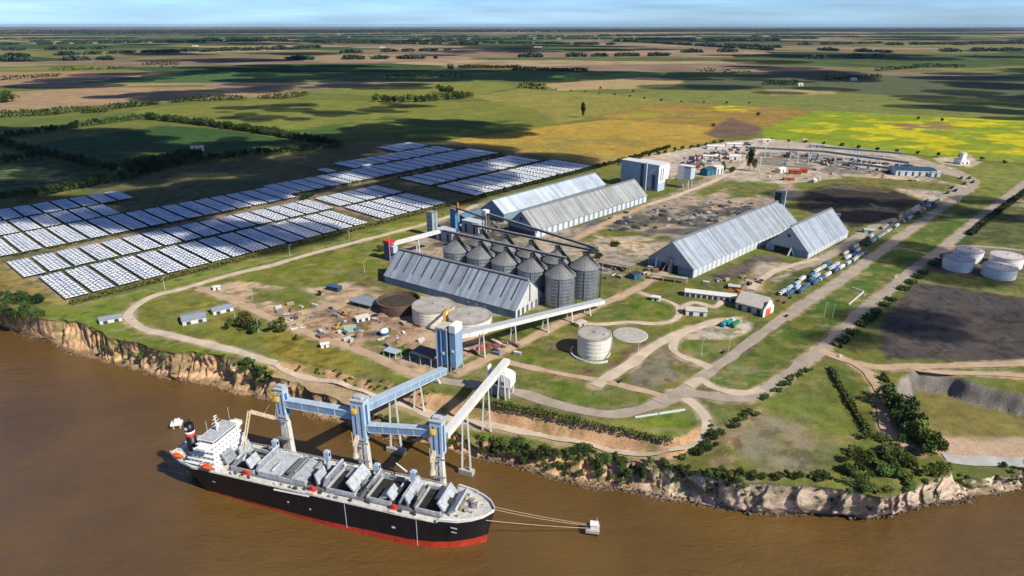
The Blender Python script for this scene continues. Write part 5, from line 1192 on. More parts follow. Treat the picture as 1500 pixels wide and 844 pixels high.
block('dark water tank block beside the long conveyor shelter',930,407,10,7,5,R(40),M_dblue,M_dgrey,doors=1,name='pump_house',cat_='building',ww=False)
block('small pale store between the avenue and the barn road',1075,423,10,6,3,R(-18),M_orange,M_tile,.5,'yard_shed',1,'shed',False)
block('pinkish flat slab store beside the silo lane',850,476,9,6,2.5,R(40),mat('pink_store',(.5,.36,.28),.8),M_tile,.3,'yard_shed',1,'shed',False)
x,y=G(563,491); t=thing('round_tank','small blue and white upright tank by the dirt yard bend','tank',(x,y,GZ)); MB().lathe([(3.4,0),(3.4,5),(.3,5.8)],20).build('tank_wall',M_white,t,True); MB().lathe([(3.45,.5),(3.45,3.2)],20,cap=False).build('blue_band',M_dblue,t,True)
x,y=G(513,484); t=thing('gable_tent','pale green ridge tent on the little grass patch in the dirt yard','tent',(x,y,GZ),R(20)); mb=MB(); mb.add([(-5,-4,0),(5,-4,0),(5,4,0),(-5,4,0),(-5,0,4.5),(5,0,4.5)],[(0,1,5,4),(2,3,4,5),(3,0,4),(1,2,5)]); mb.build('canvas',mat('green_canvas',(.22,.30,.20),.8),t); MB().beam((-5.3,0,4.6),(5.3,0,4.6),.25,.25).build('ridge_pole',M_panel,t)
# containers, crates and pipe stacks about the yards
def box_(label,u,v,d,c,rz,group,kind):
    x,y=G(u,v); t=thing(kind,label,kind.replace('_',' '),(x,y,GZ),rz,group); L_,W_,H2=d
    mb=MB()
    if kind=='pipe_bundle':
        for k in range(4): mb.cyl((-L_/2,(k-1.5)*W_/4,W_/8),(L_/2,(k-1.5)*W_/4,W_/8),W_/8,n=8)
        for k in range(3): mb.cyl((-L_/2,(k-1)*W_/4,W_/8*2.7),(L_/2,(k-1)*W_/4,W_/8*2.7),W_/8,n=8)
        mb.build('pipe_layers',mat('pipe_%d'%int(c[0]*100),c,.6,var=.3),t)
    else:
        mb.bx(-L_/2,L_/2,-W_/2,W_/2,.15,H2); mb.build('body',mat('box_%d_%d'%(int(c[0]*100),int(c[2]*100)),c,.6,var=.2,streak=.2),t)
        MB().bx(L_/2,L_/2+.06,-W_/2+.15,W_/2-.15,.3,H2-.15).build('door',M_steel,t); MB().bx(-L_/2+.1,L_/2-.1,-W_/2+.1,W_/2-.1,H2,H2+.08).build('lid',mat('lid_%d_%d'%(int(c[0]*100),int(c[2]*100)),tuple(min(.8,k*1.1+.03) for k in c),.7,var=.2),t)
r9=random.Random(9); BC=[(.5,.48,.45),(.07,.11,.17),(.22,.10,.065),(.2,.2,.2),(.36,.29,.2),(.07,.07,.07),(.5,.49,.46)]
BCN=['white','dull blue','rust brown','grey','beige','dark','white']
for zone,n_,(u0,u1),f_,wh in (('a',44,(395,620),lambda u:(438+(u-400)*.17,488+(u-400)*.14),'in the dirt yard left of the blue tower'),('b',34,(640,760),lambda u:(315-(u-640)*.1,348),'around the process towers left of the silos'),('c',50,(1125,1345),lambda u:(226+(u-1125)*.08,262+(u-1125)*.02),'in the far right yard'),('d',30,(985,1110),lambda u:(252-(u-985)*.3,266-(u-985)*.3),'in the far left yard'),('e',22,(870,960),lambda u:(398-(u-870)*.1,412-(u-870)*.1),'between the silos and the pale warehouse'),('f',16,(1030,1120),lambda u:(415-(u-1030)*.15,425-(u-1030)*.12),'beside the pale warehouse'),('g',14,(690,760),lambda u:(500,520),'under the long white gallery')):
    for i in range(n_):
        u=r9.uniform(u0,u1); lo,hi=f_(u); v=r9.uniform(lo,hi); k=r9.randrange(7); big=r9.random()
        kind='pipe_bundle' if big<.2 else ('shipping_container' if big<.6 else 'crate'); d=(6,2.4,2.4) if kind=='shipping_container' else ((6,2.2,.8) if kind=='pipe_bundle' else (r9.uniform(2,4),r9.uniform(1.6,3),r9.uniform(1.2,2.2)))
        box_('%s %s %s'%(BCN[k],kind.replace('_',' '),wh),u,v,d,BC[k],r9.choice((R(40),R(-50),R(-28),r9.uniform(0,3))),'boxes and pipes %s'%wh,kind)
# excavators on the dirt yard
def excavator(label,u,v,rz,c):
    x,y=G(u,v); t=thing('excavator',label,'excavator',(x,y,GZ),rz,'excavators on the dirt yard')
    for s in (-1,1): MB().bx(-2,2,s*1.3-.35,s*1.3+.35,0,.9).build('track',M_dgrey,t)
    m=mat('digger_%d'%int(c[0]*100),c,.5); MB().bx(-2.2,1.2,-1.5,1.5,1,2.4).build('body',m,t); MB().bx(.1,1.6,.1,1.4,2.4,3.6).build('cab',M_win,t)
    mb=MB(); mb.beam((1,-.4,2),(4.2,-.4,4.6),.5,.7); mb.beam((4.2,-.4,4.6),(6,-.4,1.8),.4,.55); mb.build('arm',m,t); MB().box((6,-.4,1.1),(1.1,1.2,1.2)).build('bucket',M_dgrey,t)
excavator('yellow excavator digging beside the grass patch in the dirt yard',493,482,R(70),(.55,.33,.03)); excavator('orange excavator among spoil heaps in the dirt yard',505,462,R(160),(.5,.2,.04)); excavator('orange digger parked beyond the long white building',1083,428,R(10),(.6,.22,.05))
# spoil heaps and rust piles
M_spoil=mat('spoil',(.26,.18,.11),.95,var=.35,scale=.6,bump=.3); M_rust2=mat('rust_pile',(.25,.06,.04),.9,var=.4); M_black=mat('black_scrap',(.035,.035,.04),.8,var=.5,scale=.5)
def heap(name,label,u,v,r,h,m,cat_,group,seed):
    x,y=G(u,v); mb=MB(); rr=random.Random(seed); vs=[]; n=14
    for i in range(6):
        f=i/5; 
        for k in range(n):
            a=2*math.pi*k/n; q=r*(1-f)*(1+.35*(rr.random()-.5))+.02; vs.append((math.cos(a)*q*1.3,math.sin(a)*q*.8,h*(1-(1-f)**1.7)*(1+.2*(rr.random()-.5))))
    mb.add(vs,[(i*n+k,i*n+(k+1)%n,(i+1)*n+(k+1)%n,(i+1)*n+k) for i in range(5) for k in range(n)])
    o=mb.build(name,m); o.location=(x,y,GZ-.05); o.rotation_euler=(0,0,seed); return tag(o,label,cat_,group)
for i,(u,v) in enumerate(((478,470),(500,456),(515,460),(488,492),(470,483),(526,490),(545,475),(450,470),(436,462),(560,462),(520,505),(585,500),(600,508),(575,497))): heap('spoil_heap','low brown spoil heap in the dirt yard left of the blue tower',u,v,3.5+2.5*random.random(),1.6+random.random(),M_spoil,'heap','spoil heaps in the dirt yard',i)
for i,(u,v) in enumerate(((716,508),(726,507),(735,505),(703,512),(693,516))): heap('scrap_heap','rust red scrap heap under the long white gallery',u,v,4,2.2,M_rust2,'heap','rust scrap under the white gallery',i+30)
for i in range(46):
    u=random.uniform(880,1110); v=330-(u-880)*.13+random.uniform(-14,16)
    heap('scrap_heap','dark scrap heap in the grey yard between the long warehouses',u,v,random.uniform(2.5,6),random.uniform(1.2,3),random.choice((M_black,M_black,M_steel)),'heap','dark scrap in the grey yard',i+60)
for i in range(16):
    heap('stock_mound','low dark mound on the black stockpile field',random.uniform(1195,1320),random.uniform(283,318),random.uniform(8,20),random.uniform(1.5,4),mat('coal',(.028,.025,.024),.95,var=.5,scale=.3,bump=.2),'mound','mounds on the stockpile field',i+120)
# ------------------------------------------------------------------ vehicles
def lorry(label,x,y,rz,cabc,trc,group,z=GZ):
    k=('lorry',cabc,trc)
    if k in PROTO: return dup(PROTO[k],loc=(x,y,z),rz=rz,label=label)
    t=thing('lorry',label,'lorry',(x,y,z),rz,group)
    mb=MB(); mb.bx(3.9,6.2,-1.2,1.2,.7,3.3); mb.bx(3.3,3.9,-1.1,1.1,.8,2.6); mb.build('cab',mat('cab_%s'%cabc,VC[cabc],.4,var=.05),t)
    MB().bx(6.2,6.24,-1.05,1.05,2.0,3.0).build('windscreen',M_win,t)
    mb=MB(); mb.bx(-6.5,3.0,-1.28,1.28,1.1,3.5); mb.build('trailer',mat('trailer_%s'%trc,VC[trc],.55,var=.1),t); MB().bx(-6.3,2.8,-1.1,1.1,3.52,3.7).build('tarpaulin',mat('tarp_%s'%trc,tuple(.8*c for c in VC[trc]),.8,var=.2),t)
    mb=MB()
    for xx in (-5.6,-4.3,-3.,2.,4.9):
        for s in (-1,1): mb.cyl((xx,s*.8,.5),(xx,s*1.25,.5),.5,n=10)
    mb.build('wheel_set',M_dgrey,t); PROTO[k]=t; return t
VC={'white':(.72,.72,.72),'blue':(.07,.15,.29),'pale':(.45,.55,.68),'red':(.4,.05,.04),'dark':(.04,.045,.055),'teal':(.04,.30,.38),'grey':(.35,.36,.38),'green':(.04,.22,.08)}
PROTO={}
def along(px,sp,off=0):
    W=[np.array(G(*q)) for q in px]; S=catmull(W,1.); A=np.array(S); d=np.concatenate([[0],np.cumsum(np.linalg.norm(np.diff(A,axis=0),axis=1))]); out=[]
    s_=off
    while s_<d[-1]-1:
        x=np.interp(s_,d,A[:,0]);y=np.interp(s_,d,A[:,1]); x2=np.interp(s_+1,d,A[:,0]);y2=np.interp(s_+1,d,A[:,1]); out.append((x,y,math.atan2(y2-y,x2-x))); s_+=sp
    return out
n=0; qc=[('white','blue'),('blue','pale'),('blue','blue'),('white','white'),('white','pale'),('pale','pale'),('dark','blue'),('white','grey')]
for lane,px in enumerate(([(1146,431),(1190,403),(1237,374),(1256,362)],[(1153,434),(1197,406),(1247,377),(1262,367)],[(1165,433),(1203,410),(1250,382),(1266,372)])):
    for x,y,a in along(px,15.5,lane*5):
        if random.random()<.12: continue
        c,tr=random.choice(qc); lorry('%s lorry with %s trailer in the tight queue between the barn and the short warehouse'%(c,tr),x+random.uniform(-1.2,1.2),y+random.uniform(-1.2,1.2),a+math.pi+random.uniform(-.05,.05),c,tr,'lorries queuing beside the avenue')
for lane,px in enumerate(([(1262,358),(1310,325),(1372,287)],[(1268,362),(1316,331),(1380,292)])):
    for x,y,a in along(px,16.5,lane*8):
        if random.random()<.1: continue
        c,tr=random.choice([('white','grey'),('pale','pale'),('dark','dark'),('white','dark'),('teal','grey')]); lorry('%s lorry with %s trailer on the upper avenue lane past the stockpile field'%(c,tr),x,y,a+math.pi,c,tr,'lorries on the upper avenue')
for i in range(110):
    if i<56: u=random.uniform(1000,1100); v=240-(u-1000)*.27+random.uniform(-5,13)
    else: u=random.uniform(1150,1330); v=222+(u-1150)*.12+random.uniform(0,14)
    x,y=G(u,v); c,tr=random.choice([('white','dark'),('dark','dark'),('white','grey'),('red','dark'),('dark','grey')]); lorry('%s lorry with %s trailer parked in the %s far yard'%(c,tr,'left' if i<56 else 'right'),x,y,R(random.choice((-10,-12,40,42,168))),c,tr,'lorries in the far yard')
for i,(u,v) in enumerate(((1420,262),(1413,270),(1400,280),(1395,276),(1388,284),(1425,268),(1408,262))):
    x,y=G(u,v); lorry('dark lorry with dark trailer at the far bend of the avenue',x,y,R(45),'dark','dark','lorries at the far bend')
for u,v,c,tr,lb in ((1062,476,'white','teal','white lorry with teal trailer parked on the paved yard, left of three'),(1069,474,'white','teal','white lorry with teal trailer parked on the paved yard, beside the green one'),(1077,477,'green','green','green lorry parked on the paved yard in front of the barn')):
    x,y=G(u,v); lorry(lb,x,y,R(50),c,tr,'lorries on the paved yard')
def car(label,u,v,rz,c,group,z=GZ):
    x,y=G(u,v,z); k=('car',c)
    if k in PROTO: return dup(PROTO[k],loc=(x,y,z+.12),rz=rz,label=label)
    t=thing('parked_car',label,'car',(x,y,z+.12),rz,group); m=mat('car_%s'%c,VC[c],.35,var=.03)
    mb=MB(); mb.box((0,0,.75),(4.4,1.8,.7),0,(.97,.94)); mb.build('body',m,t); mb=MB(); mb.box((-.2,0,1.32),(2.5,1.6,.5),0,(.7,.85)); mb.build('glasshouse',M_win,t); MB().box((-.25,0,1.6),(1.7,1.35,.06)).build('roof',m,t)
    for xx in (-1.35,1.35):
        for s in (-1,1): MB().cyl((xx,s*.7,.33),(xx,s*.92,.33),.33,n=10).build('wheel',M_dgrey,t)
    PROTO[k]=t; return t
cc=['white','dark','grey','red','blue']
for i in range(60):
    u=random.uniform(1000,1108); v=236-(u-1010)*.25+random.uniform(-6,8); c=random.choice(cc); car('%s car parked in the pale yard beyond the mill building'%c,u,v,R(random.choice((40,-50))),c,'cars parked beyond the mill building')
for u,v,c,lb in ((926,661,'white','white car driving on the river road below the earth bluff'),(1230,523,'white','white car at the highway junction'),(1152,464,'dark','dark car on the avenue beside the barn'),(1060,517,'dark','dark car on the avenue near the paved loop'),(908,560,'dark','dark car at the tank lane corner'),(1458,306,'white','white car on the highway past the tanks'),(1311,407,'white','white car on the highway beside the lawn path'),(1149,444,'dark','dark car on the beige pad behind the barn, lower'),(1141,441,'red','red car on the beige pad behind the barn'),(1158,437,'dark','dark car on the beige pad behind the barn, upper')):
    car(lb,u,v,R(45),c,'cars',12. if u==926 else GZ)
for i in range(20):
    u=random.uniform(400,600); v=random.uniform(440,480)+(u-400)*.14; c=random.choice(('white','grey','dark','blue')); car('%s vehicle parked in the dirt yard left of the blue tower'%c,u,v,random.uniform(0,6),c,'vehicles in the dirt yard')
for i in range(22):
    u=random.uniform(900,1090); v=328-(u-900)*.14+random.uniform(-16,14); c=random.choice(('white','grey','blue','dark')); car('%s vehicle among the scrap of the grey yard'%c,u,v,random.uniform(0,6),c,'vehicles in the grey yard')
# ------------------------------------------------------------------ poles, fences
def pole(label,u,v,h,group,z=GZ):
    x,y=G(u,v,z); k=('pole',h)
    if k in PROTO: return dup(PROTO[k],loc=(x,y,z),label=label)
    t=thing('lamp_post',label,'lamp post',(x,y,z),R(40),group); MB().cyl((0,0,0),(0,0,h),.22,.12,8).build('pole',M_panel,t); mb=MB(); mb.beam((0,0,h),(1.8,0,h+.3),.12,.12); mb.build('arm',M_panel,t); MB().box((1.9,0,h+.25),(.9,.35,.2)).build('lamp_head',M_white,t); PROTO[k]=t; return t
for u,v,w_ in ((1027,520,'by the paved loop'),(1067,515,'by the paved loop'),(934,525,'beside the tall white tank'),(242,425,'along the hedge'),(425,375,'along the hedge'),(512,350,'along the hedge'),(379,488,'beside the river road bushes'),(345,470,'on the river road lawn'),(370,440,'beside the dirt track'),(534,400,'on the grass left of the warehouse'),(447,212,'at the field edge'),(448,236,'at the field edge'),(1379,384,'beside the highway'),(1405,297,'beside the highway'),(1262,452,'on the avenue lawn'),(1219,466,'on the avenue lawn'),(1207,464,'on the avenue lawn'),(940,380,'by the silo lane'),(960,395,'by the silo lane'),(1100,238,'in the far yard'),(1240,240,'in the far yard'),(1305,240,'in the far yard'),(1345,240,'in the far yard'),(676,500,'under the white gallery')): pole('slim pale lamp post %s'%w_,u,v,12,'lamp posts around the terminal')
def fence(name,label,px,h,post,m,z=GZ):
    W=[np.array(G(*q)) for q in px]; A=np.array(catmull(W,post)); t=thing(name,label,'fence',(A[0,0],A[0,1],z)); mb=MB(); m2=MB()
    for a,b in zip(A[:-1],A[1:]):
        p=(a[0]-A[0,0],a[1]-A[0,1]); q=(b[0]-A[0,0],b[1]-A[0,1])
        mb.beam((*p,0),(*p,h),.16,.16)
        for zz in (.35,.7,1.): m2.beam((*p,h*zz-.05),(*q,h*zz-.05),.06,.06)
    mb.build('fence_posts',m,t); m2.build('fence_wires',m,t); return t
fence('wire_fence','low post and wire fence along the hedge grass beside the river road',[(112,450),(240,421),(370,390),(545,345)],1.8,6,M_conc)
fence('wire_fence','post and wire fence along the bluff edge above the river road',[(410,522),(480,541),(560,560),(620,572)],1.8,5,M_dgrey)
t=thing('drain_wall','low white L-shaped concrete wall on the avenue lawn','wall',(*G(1265,428),GZ)); a=Vector((*G(1248,422),0))-Vector((*G(1265,428),0)); b=Vector((*G(1243,447),0))-Vector((*G(1265,428),0)); MB().beam((0,0,.5),(a.x,a.y,.5),.9,1).build('wall_arm',M_panel,t); MB().beam((0,0,.5),(b.x,b.y,.5),.9,1).build('wall_arm',M_panel,t)
t=thing('retaining_wall','long low white retaining wall on the lawn inside the road loop','wall',(*G(965,607),GZ)); a=Vector((*G(1003,601),0))-Vector((*G(965,607),0)); b=Vector((*G(930,612),0))-Vector((*G(965,607),0)); MB().beam((0,0,.5),(a.x,a.y,.5),1,1).build('wall_arm',M_panel,t); MB().beam((-.6,0,.45),(b.x,b.y,.3),1,.8).build('wall_arm',M_panel,t)
# ------------------------------------------------------------------ shade canopy field
FU=R(47.88); U_=Vector((math.cos(FU),math.sin(FU))); V_=Vector((-math.sin(FU),math.cos(FU))); O_=Vector(G(107,440))
def fw(u,v): p=O_+U_*u+V_*v; return p.x,p.y
M_can=[mat('canopy_fabric_%d'%i,c,.55,var=.16,scale=.35,spec=.35) for i,c in enumerate(((.66,.70,.76),(.57,.63,.72),(.71,.73,.77)))]
M_gap=mat('canopy_gap',(.10,.11,.12),.8)
MESH={}
def strip_mesh(L,k):
    if (L,k) in MESH: return MESH[(L,k)]
    rr=random.Random(L*10+k); mb=MB(); v=0
    while v<L-1:
        bl=rr.uniform(5.0,7.5); e=min(v+bl-rr.uniform(.0,.14),L); z=rr.uniform(-.14,.14); w_=1.63+rr.uniform(-.05,.05); j=rr.uniform(-.15,.15)
        vs=[]
        for y in (v,e):
            for a in range(5):
                x=-w_+2*w_*a/4; vs.append((x+j,y,2.3+z+.55*(1-(x/w_)**2)))
        n=len(vs); vs+=[(x,y,z_-.12) for x,y,z_ in vs]
        fs=[(a,a+1,a+6,a+5) for a in range(4)]+[(n+a+1,n+a,n+a+5,n+a+6) for a in range(4)]+[(0,5,n+5,n),(4,n+4,n+9,9),(0,n,n+1,1),(1,n+1,n+2,2),(2,n+2,n+3,3),(3,n+3,n+4,4),(5,6,n+6,n+5),(6,7,n+7,n+6),(7,8,n+8,n+7),(8,9,n+9,n+8)]
        mb.add(vs,fs); v+=bl
    MESH[(L,k)]=mb.mesh('canopy_strip',M_can[k%3],True); return MESH[(L,k)]
def frame_mesh(L,n,pit):
    key=('f',L,n)
    if key in MESH: return MESH[key]
    mb=MB()
    for i in range(n+1):
        x=(i-n/2)*pit
        for y in np.arange(.5,L,11): mb.beam((x,y,0),(x,y,2.4),.14,.14)
        mb.beam((x,0,2.3),(x,L,2.3),.12,.12)
    MESH[key]=mb.mesh('canopy_frame',M_gap); return MESH[key]
cb=0
def block_(u,v,L,n,label):
    global cb
    x,y=fw(u,v); t=thing('shade_canopy',label,'shade canopy',(x,y,GZ),FU,'shade canopies on the storage field'); pit=3.75
    o=bpy.data.objects.new('canopy_frame',frame_mesh(L,n,pit)); COL.objects.link(o); o.parent=t
    for i in range(n):
        o=bpy.data.objects.new('canopy_strip',strip_mesh(L,(cb*3+i*2)%5)); COL.objects.link(o); o.parent=t; o.location=((i-(n-1)/2)*pit,0,random.uniform(-.1,.1))
    cb+=1
def row_(u0,u1,v,L,desc,skip=(),n=5,end='river'):
    u=u0+8.6; k=1
    while u<=u1-6:
        if k not in skip: block_(u,v+random.uniform(-.6,.6),int(L),n,'strip canopy block, %s from %s end, row %s'%(ORD(k),end,desc))
        u+=22.; k+=1
row_(-4,330,2,82,'beside the hedge')
row_(-14,335,94,64,'facing the dirt track, hedge side')
row_(-60,330,184,84,'facing the dirt track, far side')
row_(-60,145,274,66,'two beyond the dirt track',)
row_(-40,180,348,62,'under the tree belt')
row_(345,462,2,84,'beyond the cross track, hedge side')
row_(345,462,95,62,'beyond the cross track, track side')
row_(508,792,2,84,'nearest the bright-roofed warehouse')
row_(508,785,98,72,'second from the bright-roofed warehouse')
row_(335,775,204,76,'in the long far field, front')
row_(505,758,288,62,'in the long far field, middle')
row_(655,748,358,68,'in the far corner')
row_(455,490,292,34,'in the small detached group')
# hedges: one along the field front, thinner ones between rows
def leafmesh(name,pts,size,m,seed=0,up=.25):
    """many leaf-sized faces at the given points"""
    r=np.random.default_rng(seed); P=np.asarray(pts,float); n=len(P)
    d=r.normal(size=(n,3)); d[:,2]=np.abs(d[:,2])+up; d/=np.linalg.norm(d,axis=1)[:,None]
    a=np.cross(d,r.normal(size=(n,3))); a/=np.linalg.norm(a,axis=1)[:,None]; b=np.cross(d,a)
    s=(size*(.6+.8*r.random(n)))[:,None]; q=.65
    V=np.stack([P-a*s-b*s*q,P+a*s-b*s*q,P+a*s*.6+b*s*q,P-a*s*.6+b*s*q],1).reshape(-1,3)
    me=bpy.data.meshes.new(name); me.vertices.add(4*n); me.vertices.foreach_set('co',V.astype(np.float32).ravel()); me.loops.add(4*n); me.polygons.add(n)
    me.polygons.foreach_set('loop_start',np.arange(n,dtype=np.int32)*4); me.loops.foreach_set('vertex_index',np.arange(4*n,dtype=np.int32)); me.update(calc_edges=True); me.materials.append(m); return me
def leafmat(name,col,var=.45,sc=.5):
    m=mat(name,col,.7,var=var,scale=sc,spec=.15,objvar=.38)
    b=m.node_tree.nodes['Principled BSDF']; 
    return m
LF=[leafmat('foliage_dark',(.046,.078,.022)),leafmat('foliage_mid',(.085,.13,.03)),leafmat('foliage_olive',(.11,.125,.036)),leafmat('foliage_bright',(.12,.19,.032)),leafmat('foliage_deep',(.024,.048,.018))]
def hedge(label,pts,w_,h_,m,dens=5,size=.6,gap=.0,seed=0,cat_='hedge',z=GZ):
    r=np.random.default_rng(seed); A=np.array(pts,float); P=[]
    for a,b in zip(A[:-1],A[1:]):
        L=np.linalg.norm(b-a); n=int(L*dens*w_*h_/3); t=r.random(n); p=a+(b-a)*t[:,None]; d=(b-a)/L; nn=np.array([-d[1],d[0]])
        s_=(a[0]+a[1])*.1+t*L; lump=fbm(s_/7+seed,s_*0,seed,3); k=lump>gap
        hh=h_*(.45+1.0*lump); o=(r.random(n)-.5)*w_*(.6+.8*lump); zz=r.random(n)**.7*hh
        P.append(np.stack([p[:,0]+nn[0]*o,p[:,1]+nn[1]*o,z+zz],1)[k])
    P=np.concatenate(P); o=bpy.data.objects.new('hedge',leafmesh('hedge',P,size,m,seed)); COL.objects.link(o); return tag(o,label,cat_)
hedge('long olive hedge between the canopy field and the terminal road',[fw(-4,-9),fw(120,-9),fw(250,-8),fw(400,-8),fw(520,-10)],4.5,4.2,LF[2],6,.75,seed=3)
hedge('dark hedge line between the canopy field and the bright-roofed warehouse',[fw(505,-9),fw(650,-9),fw(800,-9),fw(900,-6),fw(1050,0)],6,5,LF[0],4,.9,seed=4)
hs=[((0,89.5,330),'thin shrub line between the two canopy rows nearest the terminal'),((508,92,785),'shrub line between the two canopy rows near the warehouse'),((335,198,775),'shrub line in front of the long far canopy row'),((345,92,462),'shrub line between the canopy rows beyond the cross track'),((508,176,785),'shrub line on the near side of the far dirt track'),((505,284,760),'shrub line between the long far canopy rows'),((640,354,750),'shrub line before the far corner canopies'),((-40,344,175),'thin shrub line below the tree belt canopies'),((-50,270.5,330),'thin shrub line between the sunlit and shaded canopy rows'),((-20,181,330),'thin shrub line on the far side of the dirt track')]
for i,((u0,v,u1),lb) in enumerate(hs): hedge(lb,[fw(u0,v),fw((u0+u1)/2,v),fw(u1,v)],2.6,2.6 if i in (0,7,8,9,3) else 4.2,LF[0],3.2,.7,gap=.5 if i in (0,7,8,9) else .44,seed=20+i)
for u in (340,):
    hedge('dark shrub clump at the cross track corner',[fw(330,168),fw(372,196)],9,4.5,LF[4],3,.9,gap=.46,seed=77)
# ------------------------------------------------------------------ trees
M_trunk=mat('bark',(.09,.065,.045),.9,var=.3)
def crown_pts(r,kind,n):
    P=[]
    lob=[]
    for i in range(r.integers(6,10)):
        a=r.random()*6.28; q=r.random()**.6*.62; lob.append((math.cos(a)*q,math.sin(a)*q,.35+r.random()*.5,.22+.22*r.random()))
    for _ in range(n):
        l=lob[r.integers(len(lob))]; d=r.normal(size=3); d/=np.linalg.norm(d); q=(.55+.45*r.random())*l[3]
        if kind=='tall': P.append((d[0]*q*.75+l[0]*.45,d[1]*q*.75+l[1]*.45,.12+l[2]*1.0+d[2]*q*.9))
        else: P.append((l[0]+d[0]*q,l[1]+d[1]*q,l[2]*.9+d[2]*q*.75))
    return np.array(P)
TREES={}
def tree_proto(kind,k,mi,n=760,leaf=.062):
    key=(kind,k,mi)
    if key in TREES: return TREES[key]
    r=np.random.default_rng(100+k+7*mi); P=crown_pts(r,kind,n)
    me=leafmesh('crown',P,leaf,LF[mi],k+3)
    mb=MB(); top=.62; mb.cyl((0,0,-.02),(.01,.01,top),.035,.012,6)
    for i in range(5):
        a=i*1.3+k; z=.22+.07*i; mb.cyl((0,0,z),(math.cos(a)*.25,math.sin(a)*.25,z+.2),.014,.005,5)
    TREES[key]=(me,mb.mesh('trunk',M_trunk)); return TREES[key]
def plant(name,label,x,y,h,w_,kind,mi,k,group,cat_,z,rz):
    me,tm=tree_proto(kind,k,mi)
    t=thing(name,label,cat_,(x,y,z),rz,group)
    for nm,m in (('crown',me),('trunk',tm)):
        o=bpy.data.objects.new(nm,m); COL.objects.link(o); o.parent=t; o.scale=(w_*.75,w_*.75,h)
    return t
TREEQ=[]
def tree(name,label,x,y,h,w_=None,kind='round',mi=0,k=None,group=None,cat_='tree',z=None):
    k=random.randrange(4) if k is None else k
    TREEQ.append((name,label,x,y,h,w_ or h*random.uniform(.75,1.05),kind,mi,k,group,cat_,gz(x,y) if z is None else z,random.uniform(0,6.28)))
def belt(px,sp,h,label,group,mi=(0,4),jit=5,rows=1,kind='round',name='tree'):
    for rr in range(rows):
        for x,y,a in along(px,sp,random.uniform(0,sp)):
            o=(rr-(rows-1)/2)*8+random.uniform(-jit,jit)*.5
            tree(name,label,x-math.sin(a)*o,y+math.cos(a)*o,h*random.uniform(.7,1.2),mi=random.choice(mi),group=group,kind=kind,z=GZ)
belt([(0,204),(67,194),(140,183),(213,174)],11,15,'dark tree in the shelterbelt between the two upper left fields','trees of the upper left shelterbelt',rows=1)
belt([(213,174),(300,184),(400,198),(500,216)],11,16,'dark tree in the shelterbelt slanting right of the dark green field','trees of the slanting shelterbelt',rows=2)
belt([(0,212),(67,229),(167,252)],11,15,'dark tree in the shelterbelt slanting down the left edge','trees of the left edge shelterbelt',rows=1)
belt([(0,240),(60,232)],12,15,'dark tree in the short belt at the left edge','trees of the short left belt')
belt([(0,292),(60,287),(130,274),(190,262),(250,246),(330,233),(410,224),(495,216)],10,14,'dark tree in the long belt above the canopy field','trees of the belt above the canopy field',rows=1)
belt([(190,254),(240,242),(290,232)],9,20,'big dark tree in the grove beside the hidden farmhouse','trees of the farmhouse grove',rows=2,jit=14)
belt([(-10,152),(22,148)],14,32,'tall tree in the grove at the far left edge','trees of the far left grove',mi=(0,1),rows=2,jit=14)
block('pale farmhouse hidden among dark trees above the canopy field',290,221,22,12,7,R(20),M_panel,M_tile,3,'farmhouse',2,'house')
belt([(548,149),(580,150),(620,149),(660,146),(694,143)],22,24,'grey-green tree in the isolated copse on the bright field','trees of the isolated copse',mi=(0,1,2),rows=2,jit=16)
belt([(640,136),(662,139)],24,30,'tall tree at the back of the isolated copse','tall trees of the isolated copse',mi=(0,1))
x,y=G(853,173); tree('tree','lone tall dark tree on the golden field',x,y,34,22,'tall',4)
x,y=G(1097,251); tree('conifer','tall dark conifer standing beside the bin road',x,y,32,17,'tall',4)
x,y=G(1104,251); tree('tree','smaller olive tree touching the tall conifer',x,y,20,14,'tall',2)
x,y=G(1060,253); tree('tree','small olive tree beside the pale house in the yard',x,y,16,11,'tall',2)
x,y=G(1071,254); tree('tree','small dark tree right of the olive one in the yard',x,y,13,10,'round',0)
for u,v,h,lb in ((344,480,11,'leftmost of the three round trees on the river road lawn'),(362,482,14,'biggest of the three round trees on the river road lawn'),(374,487,10,'front one of the three round trees on the river road lawn'),(408,487,12,'single round tree right of the lawn trees'),(898,359,5,'small shrub on the pale sand in the grey yard'),(903,361,7,'yellowish shrub on the pale sand in the grey yard'),(870,372,8,'dark shrub by the rear silo'),(878,378,7,'dark shrub right of the rear silo'),(560,368,8,'dark bush near the red-capped bin'),(470,433,5,'dark bush on the mound in the dirt yard'),(432,498,4,'small bush on the yellowish grass slope')):
    x,y=G(u,v); tree('bush' if h<9 else 'tree',lb,x,y,h,h*1.15,'round',random.choice((0,1,2)),cat_='bush' if h<9 else 'tree')
# wooded promontory at the right
WOOD=[(1302,590),(1310,600),(1316,612),(1322,622),(1330,630),(1338,640),(1345,648),(1352,640),(1342,628),(1332,615),(1323,604),(1360,650),(1330,606),(1348,632),(1356,660),(1364,668)]
for i,(u,v) in enumerate(WOOD):
    x,y=G(u,v); tree('tree','leafy tree in the row beside the curving wood road',x,y,random.uniform(11,16),random.uniform(12,16),'round',random.choice((1,1,0,3,3)),group='trees beside the wood road')
for i in range(16):
    u=1290+i*.9*2; v=555+i*4.2; x,y=G(min(u,1300+i*2),v); tree('bush','low bush along the outer edge of the curving wood road',x+2,y,random.uniform(3,5.5),random.uniform(4,6),'round',random.choice((0,1)),group='bushes beside the wood road',cat_='bush')
r_=random.Random(5)
POLYW=[(1240,650),(1300,632),(1345,668),(1392,690),(1360,705),(1330,718),(1290,725),(1255,722),(1235,708),(1215,690)]
